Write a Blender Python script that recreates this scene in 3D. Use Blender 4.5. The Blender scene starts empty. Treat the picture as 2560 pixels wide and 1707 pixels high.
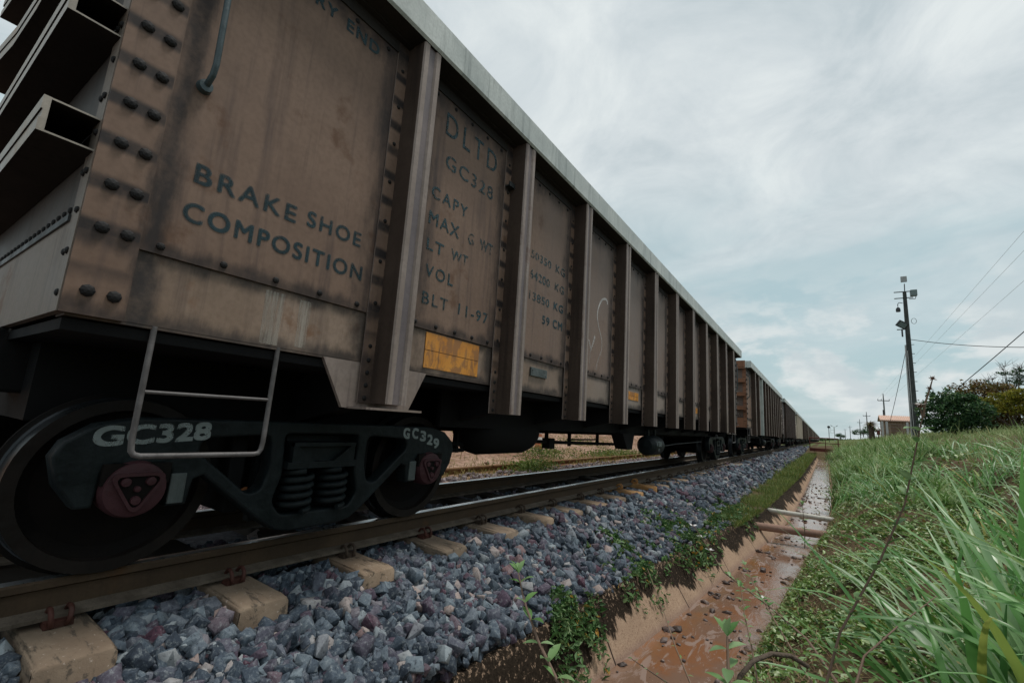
import bpy, bmesh, math, random
import numpy as np
from mathutils import Vector, Matrix

# ------------------------------------------------------------------ camera, world, sun
SC = bpy.context.scene
COL = SC.collection
RNG = np.random.default_rng(7)
random.seed(7)
# frame of reference: the camera stands at the origin, +Y runs along the track, rail top is z = RT
RT = -0.75
cam_d = bpy.data.cameras.new('camera')
cam = bpy.data.objects.new('camera', cam_d); COL.objects.link(cam)
cam_d.sensor_width = 36.0; cam_d.lens = 15.9755
cam_d.clip_start = 0.05; cam_d.clip_end = 6000
RX = Vector((0.82885474, 0.55585285, 0.06346198)); UX = Vector((0.04329692, -0.17682444, 0.98328963))
FX = Vector((-0.55778597, 0.81225657, 0.17062849))
cam.matrix_world = Matrix(((RX.x, UX.x, -FX.x, 0), (RX.y, UX.y, -FX.y, 0), (RX.z, UX.z, -FX.z, 0), (0, 0, 0, 1)))
SC.camera = cam
SUN_EL, SUN_AZ = math.radians(73), math.radians(50)      # azimuth clockwise from +Y

world = bpy.data.worlds.new('World'); SC.world = world; world.use_nodes = True
SC.view_settings.view_transform = 'Standard'; SC.view_settings.look = 'None'
SC.view_settings.exposure = 0.0; SC.view_settings.gamma = 1.0
SC.view_settings.use_curve_mapping = False


class NT:
    """tiny node helper"""
    def __init__(s, tree): s.t = tree; s.n = tree.nodes; s.l = tree.links
    def new(s, typ, **kw):
        n = s.n.new(typ)
        for k, v in kw.items(): setattr(n, k, v)
        return n
    def link(s, a, b): s.l.new(a, b)
    def put(s, sock, v):
        if hasattr(v, 'is_linked') or isinstance(v, bpy.types.NodeSocket): s.link(v, sock)
        elif v is not None: sock.default_value = v
    def math(s, op, a, b=None, c=None, clamp=False):
        n = s.new('ShaderNodeMath', operation=op); n.use_clamp = clamp
        s.put(n.inputs[0], a)
        if b is not None: s.put(n.inputs[1], b)
        if c is not None: s.put(n.inputs[2], c)
        return n.outputs[0]
    def noise(s, vec, scale, detail=5, rough=.55, dist=0.0, out='Fac'):
        n = s.new('ShaderNodeTexNoise'); n.inputs['Scale'].default_value = scale
        n.inputs['Detail'].default_value = detail; n.inputs['Roughness'].default_value = rough
        n.inputs['Distortion'].default_value = dist
        if vec is not None: s.link(vec, n.inputs['Vector'])
        return n.outputs[out]
    def ramp(s, fac, stops, interp='LINEAR'):
        n = s.new('ShaderNodeValToRGB'); r = n.color_ramp; r.interpolation = interp
        while len(r.elements) < len(stops): r.elements.new(.5)
        for e, (p, c) in zip(r.elements, stops):
            e.position = p; e.color = c if len(c) == 4 else (*c, 1)
        s.put(n.inputs[0], fac); return n.outputs[0]
    def rng(s, v, a, b, c=0., d=1., smooth=True):
        n = s.new('ShaderNodeMapRange'); n.interpolation_type = 'SMOOTHSTEP' if smooth else 'LINEAR'
        s.put(n.inputs[0], v)
        for i, x in enumerate((a, b, c, d)): s.put(n.inputs[i + 1], x)
        return n.outputs[0]
    def mix(s, f, a, b, mode='MIX'):
        n = s.new('ShaderNodeMix', data_type='RGBA', blend_type=mode)
        s.put(n.inputs[0], f)
        for sk, v in ((n.inputs[6], a), (n.inputs[7], b)):
            if isinstance(v, tuple): sk.default_value = v if len(v) == 4 else (*v, 1)
            else: s.link(v, sk)
        return n.outputs[2]
    def map(s, vec, scale=(1, 1, 1), loc=(0, 0, 0), rot=(0, 0, 0)):
        n = s.new('ShaderNodeMapping'); n.inputs['Scale'].default_value = scale
        n.inputs['Location'].default_value = loc; n.inputs['Rotation'].default_value = rot
        s.link(vec, n.inputs['Vector']); return n.outputs[0]


def build_world():
    t = NT(world.node_tree); t.n.clear()
    out = t.new('ShaderNodeOutputWorld'); bg = t.new('ShaderNodeBackground'); t.link(bg.outputs[0], out.inputs[0])
    sky = t.new('ShaderNodeTexSky', sky_type='NISHITA'); sky.sun_disc = False
    sky.sun_elevation = SUN_EL; sky.sun_rotation = SUN_AZ; sky.altitude = 50; sky.dust_density = 2.5; sky.ozone_density = 1.5
    tc = t.new('ShaderNodeTexCoord')
    sep = t.new('ShaderNodeSeparateXYZ'); t.link(tc.outputs['Generated'], sep.inputs[0])
    z = t.math('MAXIMUM', sep.outputs[2], 0.0)
    den = t.math('ADD', z, 0.16)
    cx = t.math('DIVIDE', sep.outputs[0], den); cy = t.math('DIVIDE', sep.outputs[1], den)
    cmb = t.new('ShaderNodeCombineXYZ'); t.link(cx, cmb.inputs[0]); t.link(cy, cmb.inputs[1])
    v = t.map(cmb.outputs[0], (1, 1, 1), (3.1, 1.7, 0), (0, 0, .5))
    vs = t.map(v, (.75, 1.7, 1))
    big = t.noise(vs, .62, 6, .55, .4)
    cover = t.rng(big, .34, .60)
    fine = t.noise(v, 2.4, 8, .62, .6)
    # low heaped clouds towards the horizon, laid on the direction itself
    low = t.noise(t.map(tc.outputs['Generated'], (1, 1, 2.2), (0.35, 0, .08)), 5.6, 8, .56, .15)
    lowband = t.rng(sep.outputs[2], .36, .12)
    heap = t.math('MULTIPLY', t.rng(low, .43, .55), lowband, clamp=True)
    hi = t.rng(sep.outputs[2], .22, .55)
    cover2 = t.math('MAXIMUM', t.math('MULTIPLY', cover, t.rng(sep.outputs[2], .12, .5, .45, 1.0)), hi)
    base = t.mix(t.rng(sep.outputs[2], .0, .5), (4.7, 6.25, 6.45), (4.4, 6.0, 6.2))
    skyblue = t.mix(.2, base, sky.outputs[0])
    cl = t.ramp(fine, [(.32, (5.15, 5.85, 6.2)), (.5, (6.5, 7.05, 7.3)), (.68, (7.8, 8.25, 8.3))])
    cl = t.mix(t.rng(sep.outputs[2], .05, .5, .35, 0.), cl, (5.9, 6.9, 7.1))
    c1 = t.mix(t.math('MULTIPLY', cover2, .93), skyblue, cl)
    shade = t.noise(t.map(tc.outputs['Generated'], (1, 1, 2.2), (0.35, 0, .03)), 5.6, 8, .56, .15)
    hc = t.mix(t.rng(shade, .46, .60), (7.7, 7.95, 7.9), (5.9, 6.45, 6.7))
    c2 = t.mix(t.math('MULTIPLY', heap, .8), c1, hc)
    t.link(c2, bg.inputs[0]); bg.inputs[1].default_value = 0.102


build_world()
sun_d = bpy.data.lights.new('sun', 'SUN'); sun_d.energy = 2.5; sun_d.angle = math.radians(14); sun_d.color = (1, .95, .88)
sun = bpy.data.objects.new('sun', sun_d); COL.objects.link(sun)
sd = Vector((math.sin(SUN_AZ) * math.cos(SUN_EL), math.cos(SUN_AZ) * math.cos(SUN_EL), math.sin(SUN_EL)))
sun.rotation_euler = sd.to_track_quat('Z', 'Y').to_euler()

# ------------------------------------------------------------------ materials
MATS = {}


def material(name, rough=.7, spec=.3, metal=0.0):
    m = bpy.data.materials.new(name); m.use_nodes = True
    t = NT(m.node_tree); b = t.n['Principled BSDF']
    b.inputs['Roughness'].default_value = rough; b.inputs['Specular IOR Level'].default_value = spec
    b.inputs['Metallic'].default_value = metal
    MATS[name] = m
    tc = t.new('ShaderNodeTexCoord')
    return m, t, b, tc


def bump(t, b, h, strength=.3, dist=.01):
    n = t.new('ShaderNodeBump'); n.inputs['Strength'].default_value = strength; n.inputs['Distance'].default_value = dist
    t.link(h, n.inputs['Height']); t.link(n.outputs[0], b.inputs['Normal'])


def steel(name, c1, c2, streak, rough=.55, spec=.35, sc=1.0, smear=.5, rust=None, bumpy=.12):
    """weathered painted steel: mottled colour, vertical run-off streaks, scuffs"""
    m, t, b, tc = material(name, rough, spec)
    o = tc.outputs['Object']
    oi = t.new('ShaderNodeObjectInfo')
    off = t.new('ShaderNodeVectorMath', operation='SCALE'); t.link(oi.outputs['Location'], off.inputs[0]); off.inputs['Scale'].default_value = .37
    add = t.new('ShaderNodeVectorMath', operation='ADD'); t.link(o, add.inputs[0]); t.link(off.outputs[0], add.inputs[1])
    o = add.outputs[0]
    n1 = t.noise(o, 1.6 * sc, 7, .6)
    st = t.noise(t.map(o, (9, 9, .55)), 1.3 * sc, 6, .6)
    st2 = t.noise(t.map(o, (30, 30, 1.2)), 1.1 * sc, 4, .6)
    fine = t.noise(o, 40 * sc, 4, .6)
    c = t.mix(t.rng(n1, .3, .7), c1, c2)
    c = t.mix(t.math('MULTIPLY', t.rng(st, .52, .72), smear), c, streak)
    c = t.mix(t.math('MULTIPLY', t.rng(st2, .55, .75), smear * .6), c, streak)
    c = t.mix(t.rng(fine, .35, .75, 0, .28), c, tuple(x * .55 for x in c1))
    if rust:
        c = t.mix(t.rng(t.noise(o, 3.1, 8, .65), .58, .7, 0, .8), c, rust)
    t.link(c, b.inputs['Base Color'])
    t.link(t.rng(n1, .3, .7, rough - .08, rough + .15), b.inputs['Roughness'])
    dent = t.noise(o, 2.6 * sc, 3, .5)
    bump(t, b, t.math('ADD', t.math('MULTIPLY', fine, .002), t.math('MULTIPLY', dent, .03)), bumpy * 2.2, 1.0)
    return m


WS = steel('wagon_side', (.172, .112, .082), (.228, .156, .118), (.075, .054, .050), .62, .22, smear=.62, rust=(.115, .062, .038))
WL = steel('wagon_sill', (.20, .138, .098), (.30, .225, .175), (.095, .07, .06), .6, .25, smear=.6, rust=(.17, .09, .05))
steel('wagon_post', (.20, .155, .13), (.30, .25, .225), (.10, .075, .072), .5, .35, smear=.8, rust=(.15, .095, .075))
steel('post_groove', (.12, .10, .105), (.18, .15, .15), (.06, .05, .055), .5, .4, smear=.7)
steel('post_web', (.052, .037, .030), (.082, .060, .048), (.018, .014, .013), .7, .15, smear=.5)  # dark rust brown with recess shade painted into the post webs
steel('rivet_dark', (.014, .014, .015), (.025, .024, .024), (.011, .011, .012), .65, .18)
steel('underchord_shade', (.022, .021, .021), (.038, .034, .031), (.015, .015, .016), .7, .2)  # dark rust of the angle, shade painted under the top chord
steel('chord_paint', (.36, .40, .385), (.54, .58, .56), (.20, .23, .225), .5, .4, sc=1.4, smear=.85)
steel('end_panel_grey', (.060, .054, .05), (.10, .088, .08), (.035, .033, .034), .6, .2)
steel('end_sill', (.165, .135, .112), (.245, .21, .18), (.085, .068, .06), .6, .25, smear=.8, rust=(.14, .08, .05))
steel('rib_shade', (.016, .015, .015), (.028, .025, .023), (.012, .012, .012), .8, .1)  # shade painted on the flanges of the end ribs
steel('rib_grey', (.30, .265, .225), (.39, .35, .30), (.15, .14, .14), .5, .4, rust=(.30, .17, .08))
steel('end_brown', (.20, .095, .055), (.28, .14, .085), (.10, .05, .035), .7, .2)
steel('wagon_dull', (.12, .088, .074), (.18, .135, .115), (.07, .055, .05), .6, .3)
steel('wagon_purple', (.155, .125, .12), (.21, .175, .165), (.10, .08, .078), .6, .3)
steel('wagon_pale', (.52, .46, .37), (.62, .56, .47), (.28, .22, .18), .6, .3)
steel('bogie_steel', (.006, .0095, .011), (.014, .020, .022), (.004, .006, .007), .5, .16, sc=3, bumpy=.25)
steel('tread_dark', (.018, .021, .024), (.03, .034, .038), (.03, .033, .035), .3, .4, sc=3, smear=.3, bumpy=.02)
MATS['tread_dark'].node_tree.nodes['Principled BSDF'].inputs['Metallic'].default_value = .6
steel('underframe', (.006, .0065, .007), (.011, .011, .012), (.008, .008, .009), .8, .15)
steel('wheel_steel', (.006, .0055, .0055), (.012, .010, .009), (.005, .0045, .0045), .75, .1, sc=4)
steel('rim_brown', (.009, .007, .006), (.016, .012, .010), (.006, .005, .005), .6, .2, sc=4)
steel('cap_maroon', (.040, .013, .017), (.058, .021, .026), (.04, .02, .024), .6, .3, sc=6)
steel('handle_blue', (.035, .06, .068), (.06, .09, .10), (.03, .04, .045), .45, .45, sc=5)
steel('stirrup_steel', (.075, .070, .070), (.135, .128, .128), (.035, .034, .036), .5, .4, sc=5)
steel('number_plate', (.06, .075, .075), (.10, .12, .12), (.035, .04, .04), .55, .3, sc=6)
steel('rail_rust', (.050, .034, .022), (.078, .053, .034), (.035, .025, .018), .75, .2, sc=2.5, smear=.35, rust=(.085, .045, .022))
steel('rail_foot', (.075, .06, .046), (.15, .125, .10), (.04, .032, .025), .8, .2, sc=6, rust=(.05, .035, .025))
steel('old_rail', (.16, .09, .05), (.22, .13, .07), (.10, .06, .04), .85, .1, sc=2)
steel('clip_red', (.055, .022, .016), (.085, .030, .023), (.05, .022, .018), .6, .3, sc=10)
steel('clip_dark', (.05, .035, .026), (.08, .055, .04), (.03, .022, .018), .7, .3, sc=10)
steel('clip_orange', (.36, .17, .055), (.42, .22, .08), (.2, .1, .04), .6, .3, sc=10)
steel('bridge_red', (.10, .028, .024), (.15, .045, .036), (.05, .02, .018), .7, .2)
steel('pole_concrete', (.045, .052, .05), (.085, .093, .087), (.03, .034, .034), .85, .15, sc=1.5, smear=.7)
steel('conduit_grey', (.38, .39, .38), (.46, .47, .46), (.3, .3, .3), .6, .3)
steel('dark_metal', (.02, .025, .028), (.035, .04, .042), (.015, .018, .02), .5, .4, sc=4)
steel('white_box', (.26, .28, .28), (.34, .36, .36), (.2, .22, .22), .5, .3, sc=4)
steel('box_green', (.12, .17, .17), (.16, .21, .21), (.09, .12, .12), .5, .3, sc=4)
steel('line_pole', (.10, .105, .11), (.15, .155, .16), (.07, .07, .075), .8, .2)
steel('roof_tiles', (.56, .38, .30), (.62, .45, .37), (.48, .33, .26), .8, .2, sc=2)
steel('hut_wall', (.20, .145, .10), (.30, .22, .155), (.09, .075, .06), .9, .1, sc=2)
steel('timber', (.13, .085, .06), (.20, .14, .10), (.07, .05, .04), .9, .1, sc=4)
steel('bark', (.075, .058, .045), (.12, .095, .075), (.045, .036, .03), .95, .1, sc=6, bumpy=.6)
steel('pipe_grey', (.44, .43, .38), (.54, .53, .48), (.24, .21, .17), .6, .3, sc=3)
steel('pipe_rust', (.225, .14, .108), (.31, .20, .155), (.12, .075, .06), .75, .2, sc=3)
steel('shiny_rail', (.5, .52, .54), (.62, .64, .66), (.35, .36, .38), .28, .5, sc=3, smear=.3, bumpy=.02)
MATS['shiny_rail'].node_tree.nodes['Principled BSDF'].inputs['Metallic'].default_value = .9


def grime():
    """old soot and rust run-off, lying along the seams and stakes of the side sheets, and a dark band along their tops"""
    for m, lo in ((WS, 1), (WL, 0)):
        t = NT(m.node_tree); b = t.n['Principled BSDF']; src = b.inputs['Base Color'].links[0].from_socket
        o = t.new('ShaderNodeTexCoord').outputs['Object']; sp = t.new('ShaderNodeSeparateXYZ'); t.link(o, sp.inputs[0])
        y, z = sp.outputs[1], sp.outputs[2]
        dust = t.math('MULTIPLY', t.rng(y, 1.8, 5.5, 0, .75), t.rng(t.noise(o, 1.3, 6, .6), .3, .55, .5, 1.))
        src = t.mix(dust, src, (.205, .172, .156) if lo else (.27, .235, .21))
        n = t.noise(t.map(o, (4, 4, 1.2)), 1.9, 7, .65); n2 = t.noise(o, 6.5, 6, .7)
        jit = t.math('MULTIPLY', t.math('SUBTRACT', n, .5), .34)
        f = t.math('ABSOLUTE', t.math('SUBTRACT', t.math('FRACT', t.math('DIVIDE', t.math('ADD', y, -1.381), 1.2)), .5))
        ed = t.rng(t.math('ADD', f, jit), .235, .385, 0, .80)
        first = t.rng(t.math('ADD', t.math('ABSOLUTE', t.math('SUBTRACT', y, .215)), t.math('MULTIPLY', jit, .55)), .075, .0, 0, .92)
        ed = t.math('MAXIMUM', t.math('MULTIPLY', ed, t.rng(y, .9, 1.1)), first)
        dz = t.math('ABSOLUTE', t.math('SUBTRACT', z, 1.305))
        seam = t.rng(t.math('ADD', dz, t.math('MULTIPLY', jit, .45)), .075, .01, 0, .8)
        top = t.rng(t.math('ADD', z, t.math('MULTIPLY', jit, 1.1)), 2.74, 2.98, 0, .88)  # darkens the sheets towards their top edge
        bot = t.rng(t.math('ADD', z, t.math('MULTIPLY', jit, .5)), 1.085, 1.02, 0, .8)
        g = t.math('MAXIMUM', t.math('MAXIMUM', ed, seam), t.math('MAXIMUM', top, bot))
        # soot rings round the big corner rivets
        fz = t.math('ABSOLUTE', t.math('SUBTRACT', t.math('FRACT', t.math('DIVIDE', t.math('ADD', z, -1.328), .1645)), .5))
        rv = t.math('MULTIPLY', t.rng(t.math('ADD', fz, t.math('MULTIPLY', jit, .25)), .24, .42, 0, .95), t.rng(y, .176, .170))
        g = t.math('MAXIMUM', g, t.math('MULTIPLY', rv, t.rng(z, 1.1, 1.25)))
        g = t.math('MULTIPLY', g, t.rng(n2, .25, .6, .55, 1.))
        c = t.mix(g, src, (.021, .0195, .021) if lo else (.024, .023, .025))
        t.link(c, b.inputs['Base Color'])


grime()


def paint(name, col, wear=.45, under=None, scale=18):
    """stencilled or chalked paint, partly rubbed away"""
    m, t, b, tc = material(name, .6, .3)
    o = tc.outputs['Object']
    c = t.mix(t.rng(t.noise(o, 6, 5, .6), .3, .7), col, tuple(x * .72 for x in col))
    t.link(c, b.inputs['Base Color'])
    tr = t.new('ShaderNodeBsdfTransparent'); mx = t.new('ShaderNodeMixShader')
    f = t.rng(t.noise(o, scale, 6, .7), wear - .14, wear + .14, 0, 1)
    f2 = t.math('MULTIPLY', f, t.rng(t.noise(o, 1.3, 3, .5), .30, .60, .45, 1.))
    t.link(f2, mx.inputs[0]); t.link(tr.outputs[0], mx.inputs[1]); t.link(b.outputs[0], mx.inputs[2])
    t.link(mx.outputs[0], t.n['Material Output'].inputs[0])
    return m


paint('stencil_teal', (.022, .056, .070), .36)
paint('stencil_solid', (.024, .056, .068), .18)
paint('stencil_worn', (.030, .070, .084), .45, scale=24)
paint('stencil_faded', (.040, .080, .092), .50, scale=30)
paint('chalk_white', (.55, .53, .52), .40, scale=60)
paint('bogie_white', (.26, .31, .31), .36, scale=24)
paint('whitewash', (.42, .38, .33), .46, scale=9)
_t = NT(MATS['whitewash'].node_tree)
for _n in list(_t.n):
    if _n.type == 'TEX_NOISE' and abs(_n.inputs['Scale'].default_value - 9) < .1: _t.link(_t.map(_t.new('ShaderNodeTexCoord').outputs['Object'], (1, 6, .35)), _n.inputs['Vector'])


def reflector():
    m, t, b, tc = material('reflector_orange', .45, .4)
    o = tc.outputs['Object']
    c = t.mix(t.rng(t.noise(o, 5, 4), .3, .7), (.52, .20, .022), (.62, .27, .04))
    c = t.mix(t.rng(t.noise(t.map(o, (1, 7, 4)), 1.7, 6, .6, .6), .47, .60, 0, .85), c, (.27, .125, .045))
    c = t.mix(t.rng(t.noise(t.map(o, (6, 16, 2.2)), 1.6, 8, .7), .56, .70, 0, .8), c, (.12, .065, .035))
    c = t.mix(t.rng(t.noise(o, 9, 6, .7), .62, .72, 0, .9), c, (.07, .045, .03))
    t.link(c, b.inputs['Base Color'])


reflector()


def concrete_sleeper():
    for nm, a, bb in (('sleeper_concrete', (.185, .132, .092), (.275, .21, .15)), ('sleeper_orange', (.34, .165, .05), (.40, .22, .08))):
        m, t, b, tc = material(nm, .9, .15)
        o = tc.outputs['Object']; oi = t.new('ShaderNodeObjectInfo')
        ad = t.new('ShaderNodeVectorMath', operation='ADD'); t.link(o, ad.inputs[0]); t.link(oi.outputs['Location'], ad.inputs[1]); o = ad.outputs[0]
        c = t.mix(t.rng(t.noise(o, 5, 6, .6), .3, .7), a, bb)
        pit = t.noise(o, 55, 5, .7)
        c = t.mix(t.rng(pit, .60, .70, 0, .8), c, (.55, .48, .42))
        c = t.mix(t.rng(pit, .40, .30, 0, .8), c, (.10, .075, .05))
        c = t.mix(t.rng(t.noise(t.map(o, (2.2, 9, 9)), 2.2, 6, .7), .54, .64, 0, .9), c, (.055, .044, .034))
        c = t.mix(t.math('MULTIPLY', oi.outputs['Random'], .35), c, (.2, .17, .14))
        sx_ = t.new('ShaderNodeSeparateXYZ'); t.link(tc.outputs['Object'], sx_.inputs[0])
        c = t.mix(t.rng(t.math('ADD', sx_.outputs[0], t.math('MULTIPLY', t.noise(o, 9, 5), .12)), -.33, -.50), c, (.022, .019, .016))     # shade under the wagons, painted dark between the rails
        t.link(c, b.inputs['Base Color']); bump(t, b, pit, .5, .006)


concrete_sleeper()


def stone_mat():
    m, t, b, tc = material('ballast_stone', .82, .25)
    g = t.new('ShaderNodeNewGeometry'); o = tc.outputs['Object']
    c = t.ramp(g.outputs['Random Per Island'],
               [(0, (.022, .031, .046)), (.25, (.048, .066, .09)), (.42, (.092, .12, .15)), (.52, (.066, .044, .068)), (.62, (.13, .165, .195)),
                (.76, (.06, .075, .10)), (.84, (.078, .036, .055)), (.93, (.23, .27, .295)), (.99, (.30, .24, .22)), (1, (.14, .08, .09))])
    sp = t.noise(o, 46, 8, .8)
    c = t.mix(t.rng(sp, .5, .68, 0, .6), c, (.30, .335, .35))
    c = t.mix(t.rng(sp, .48, .34, 0, .9), c, (.014, .018, .026))
    t.link(c, b.inputs['Base Color']); bump(t, b, sp, .55, .006)
    m, t, b, tc = material('far_stone', .85, .2)
    g = t.new('ShaderNodeNewGeometry'); o = tc.outputs['Object']
    c = t.ramp(g.outputs['Random Per Island'], [(0, (.085, .065, .07)), (.35, (.15, .12, .125)), (.6, (.20, .165, .17)), (.85, (.28, .24, .24)), (1, (.13, .10, .09))])
    t.link(c, b.inputs['Base Color'])
    m, t, b, tc = material('ditch_stone', .5, .4)
    g = t.new('ShaderNodeNewGeometry')
    c = t.ramp(g.outputs['Random Per Island'], [(0, (.035, .025, .022)), (.5, (.075, .052, .046)), (.8, (.11, .085, .08)), (1, (.16, .12, .105))])
    t.link(c, b.inputs['Base Color'])


stone_mat()


def ground_mats():
    m, t, b, tc = material('ground_soil', .95, .1)
    o = tc.outputs['Object']
    n = t.noise(o, .9, 8, .65); f = t.noise(o, 22, 6, .7)
    c = t.mix(t.rng(n, .35, .65), (.085, .055, .034), (.05, .055, .02))
    c = t.mix(t.rng(f, .4, .7, 0, .7), c, (.15, .095, .06))
    t.link(c, b.inputs['Base Color']); bump(t, b, f, .8, .03)
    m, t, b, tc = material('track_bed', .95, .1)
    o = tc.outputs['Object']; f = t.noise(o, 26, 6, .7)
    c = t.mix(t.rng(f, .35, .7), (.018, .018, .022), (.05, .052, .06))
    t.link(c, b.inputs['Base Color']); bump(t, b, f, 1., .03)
    m, t, b, tc = material('sandy_ground', .95, .1)
    o = tc.outputs['Object']; n = t.noise(o, .55, 8, .65); f = t.noise(o, 7, 8, .7)
    c = t.mix(t.rng(n, .4, .62), (.36, .24, .18), (.22, .13, .09))
    c = t.mix(t.rng(f, .46, .62, 0, .8), c, (.12, .075, .05))
    c = t.mix(t.rng(t.noise(o, 1.1, 6, .6), .56, .66, 0, .55), c, (.15, .13, .035))
    t.link(c, b.inputs['Base Color']); bump(t, b, f, .8, .06)
    m, t, b, tc = material('far_field', .95, .1)
    o = tc.outputs['Object']; n = t.noise(o, .08, 8, .65); f = t.noise(o, 1.6, 6, .7)
    c = t.mix(t.rng(n, .35, .65), (.075, .11, .035), (.12, .13, .055))
    c = t.mix(t.rng(f, .5, .75, 0, .5), c, (.05, .075, .025))
    t.link(c, b.inputs['Base Color'])
    # tan concrete lining with black algae hanging from its top edge
    m, t, b, tc = material('ditch_concrete', .9, .08)
    o = tc.outputs['Object']; sep = t.new('ShaderNodeSeparateXYZ'); t.link(o, sep.inputs[0])
    uv = tc.outputs['UV']; su = t.new('ShaderNodeSeparateXYZ'); t.link(uv, su.inputs[0])
    along = t.noise(t.map(o, (.2, 1, .2)), 1.25, 7, .6)
    drip = t.math('ADD', t.math('MULTIPLY', t.noise(t.map(o, (1.6, 3.2, 1.6)), 2.4, 9, .78), .75), t.math('MULTIPLY', t.noise(t.map(o, (2, 16, 2)), 1.5, 5, .7), .25))
    h = t.math('ADD', su.outputs[1], t.math('MULTIPLY', t.math('SUBTRACT', drip, .5), 1.05))
    lim = t.math('ADD', t.rng(along, .34, .66, .30, .82, False), t.rng(sep.outputs[1], 4.5, 1.2, 0, .34))
    stain = t.rng(t.math('SUBTRACT', h, t.math('SUBTRACT', 1.0, lim)), -.025, .05)
    grain = t.noise(o, 60, 6, .7)
    c = t.mix(t.rng(t.noise(o, 2.3, 7, .6), .3, .7), (.38, .272, .192), (.29, .205, .145))
    c = t.mix(t.rng(grain, .48, .66, 0, .65), c, (.17, .105, .07))
    c = t.mix(t.rng(t.noise(t.map(o, (2, 7, 2)), 3.1, 8, .75), .56, .68, 0, .6), c, (.46, .34, .25))
    c = t.mix(t.rng(t.noise(t.map(o, (1.5, 5, 1.5)), 2.3, 8, .78), .58, .70, 0, .7), c, (.12, .075, .05))
    c = t.mix(t.rng(t.noise(o, 8, 6, .7), .64, .72, 0, .6), c, (.10, .07, .05))
    c = t.mix(t.rng(su.outputs[1], .22, .0, 0, .75), c, (.19, .125, .105))
    holes = t.rng(t.math('ADD', t.noise(o, 34, 6, .75), t.math('MULTIPLY', t.rng(su.outputs[1], .8, 1.), .06)), .575, .64)
    stain = t.math('MULTIPLY', stain, t.math('SUBTRACT', 1, t.math('MULTIPLY', holes, .8)))
    c = t.mix(t.math('MULTIPLY', stain, .97), c, t.mix(t.rng(grain, .35, .7), (.004, .003, .002), (.022, .017, .012)))
    jf = t.math('ABSOLUTE', t.math('SUBTRACT', t.math('FRACT', t.math('DIVIDE', t.math('ADD', sep.outputs[1], .35), 1.55)), .5))
    c = t.mix(t.rng(jf, .008, .003), c, (.03, .022, .018))
    t.link(c, b.inputs['Base Color']); bump(t, b, grain, .6, .01)
    # muddy water: open orange puddles, wet silt and a sheet that mirrors the sky
    m, t, b, tc = material('muddy_water', .1, .5)
    o = tc.outputs['Object']
    n = t.noise(o, 1.1, 6, .6, .5); f = t.noise(t.map(o, (5, 1.4, 1)), 2.2, 7, .65, 1.0)
    c = t.mix(t.rng(n, .40, .56), (.215, .098, .047), (.18, .11, .077))
    silt = t.rng(f, .50, .60)
    c = t.mix(t.math('MULTIPLY', silt, .85), c, (.20, .13, .10))
    spk = t.noise(t.map(o, (3, 1.2, 1)), 14, 6, .7)
    c = t.mix(t.rng(spk, .62, .70, 0, .8), c, (.085, .055, .045))
    t.link(c, b.inputs['Base Color'])
    t.link(t.rng(f, .50, .62, .03, .5), b.inputs['Roughness'])
    bump(t, b, t.math('ADD', f, t.math('MULTIPLY', spk, .6)), .10, .012)
    b.inputs['IOR'].default_value = 1.75; b.inputs['Specular IOR Level'].default_value = .7


ground_mats()


def leaf_mat(name, stops, rough=.55, trans=.25, spec=.3):
    m, t, b, tc = material(name, rough, spec)
    g = t.new('ShaderNodeNewGeometry')
    c = t.ramp(g.outputs['Random Per Island'], stops)
    n = t.noise(tc.outputs['Object'], .9, 4, .6)
    c = t.mix(t.rng(n, .3, .7, 0, .3), c, tuple(x * .6 for x in stops[0][1]))
    t.link(c, b.inputs['Base Color'])
    tr = t.new('ShaderNodeBsdfTranslucent'); t.link(c, tr.inputs[0])
    mx = t.new('ShaderNodeMixShader'); mx.inputs[0].default_value = trans
    t.link(b.outputs[0], mx.inputs[1]); t.link(tr.outputs[0], mx.inputs[2]); t.link(mx.outputs[0], t.n['Material Output'].inputs[0])
    return m


leaf_mat('cane_leaf', [(0, (.06, .18, .045)), (.3, (.14, .33, .09)), (.55, (.26, .46, .19)), (.8, (.48, .62, .42)), (.93, (.24, .36, .08)), (1, (.52, .40, .10))], .36, .36, .5)
leaf_mat('tuft_leaf', [(0, (.05, .13, .028)), (.3, (.115, .235, .05)), (.6, (.21, .35, .10)), (.85, (.36, .46, .22)), (1, (.24, .25, .08))], .45, .3, .4)
leaf_mat('ground_leaf', [(0, (.05, .115, .018)), (.3, (.12, .225, .04)), (.6, (.22, .34, .08)), (.85, (.42, .53, .28)), (.95, (.22, .22, .05)), (1, (.26, .15, .06))], .42, .25, .5)
leaf_mat('dry_litter', [(0, (.10, .06, .035)), (.4, (.17, .11, .06)), (.75, (.26, .18, .11)), (1, (.11, .12, .04))], .85, .1)
leaf_mat('creeper_leaf', [(0, (.032, .088, .024)), (.4, (.08, .175, .05)), (.75, (.17, .28, .12)), (.96, (.17, .22, .08)), (1, (.5, .25, .03))], .5, .25)
leaf_mat('strip_grass', [(0, (.04, .08, .014)), (.4, (.095, .155, .028)), (.75, (.165, .215, .04)), (1, (.23, .19, .07))], .6, .3)
leaf_mat('pale_grass', [(0, (.10, .165, .045)), (.4, (.20, .28, .095)), (.75, (.31, .385, .18)), (1, (.36, .33, .14))], .6, .3)
leaf_mat('dry_grass', [(0, (.14, .12, .03)), (.4, (.24, .18, .05)), (.7, (.10, .13, .03)), (1, (.30, .22, .09))], .7, .2)
leaf_mat('bush_leaf', [(0, (.012, .04, .016)), (.4, (.032, .085, .033)), (.75, (.075, .165, .06)), (1, (.15, .25, .09))], .5, .2)
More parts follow.
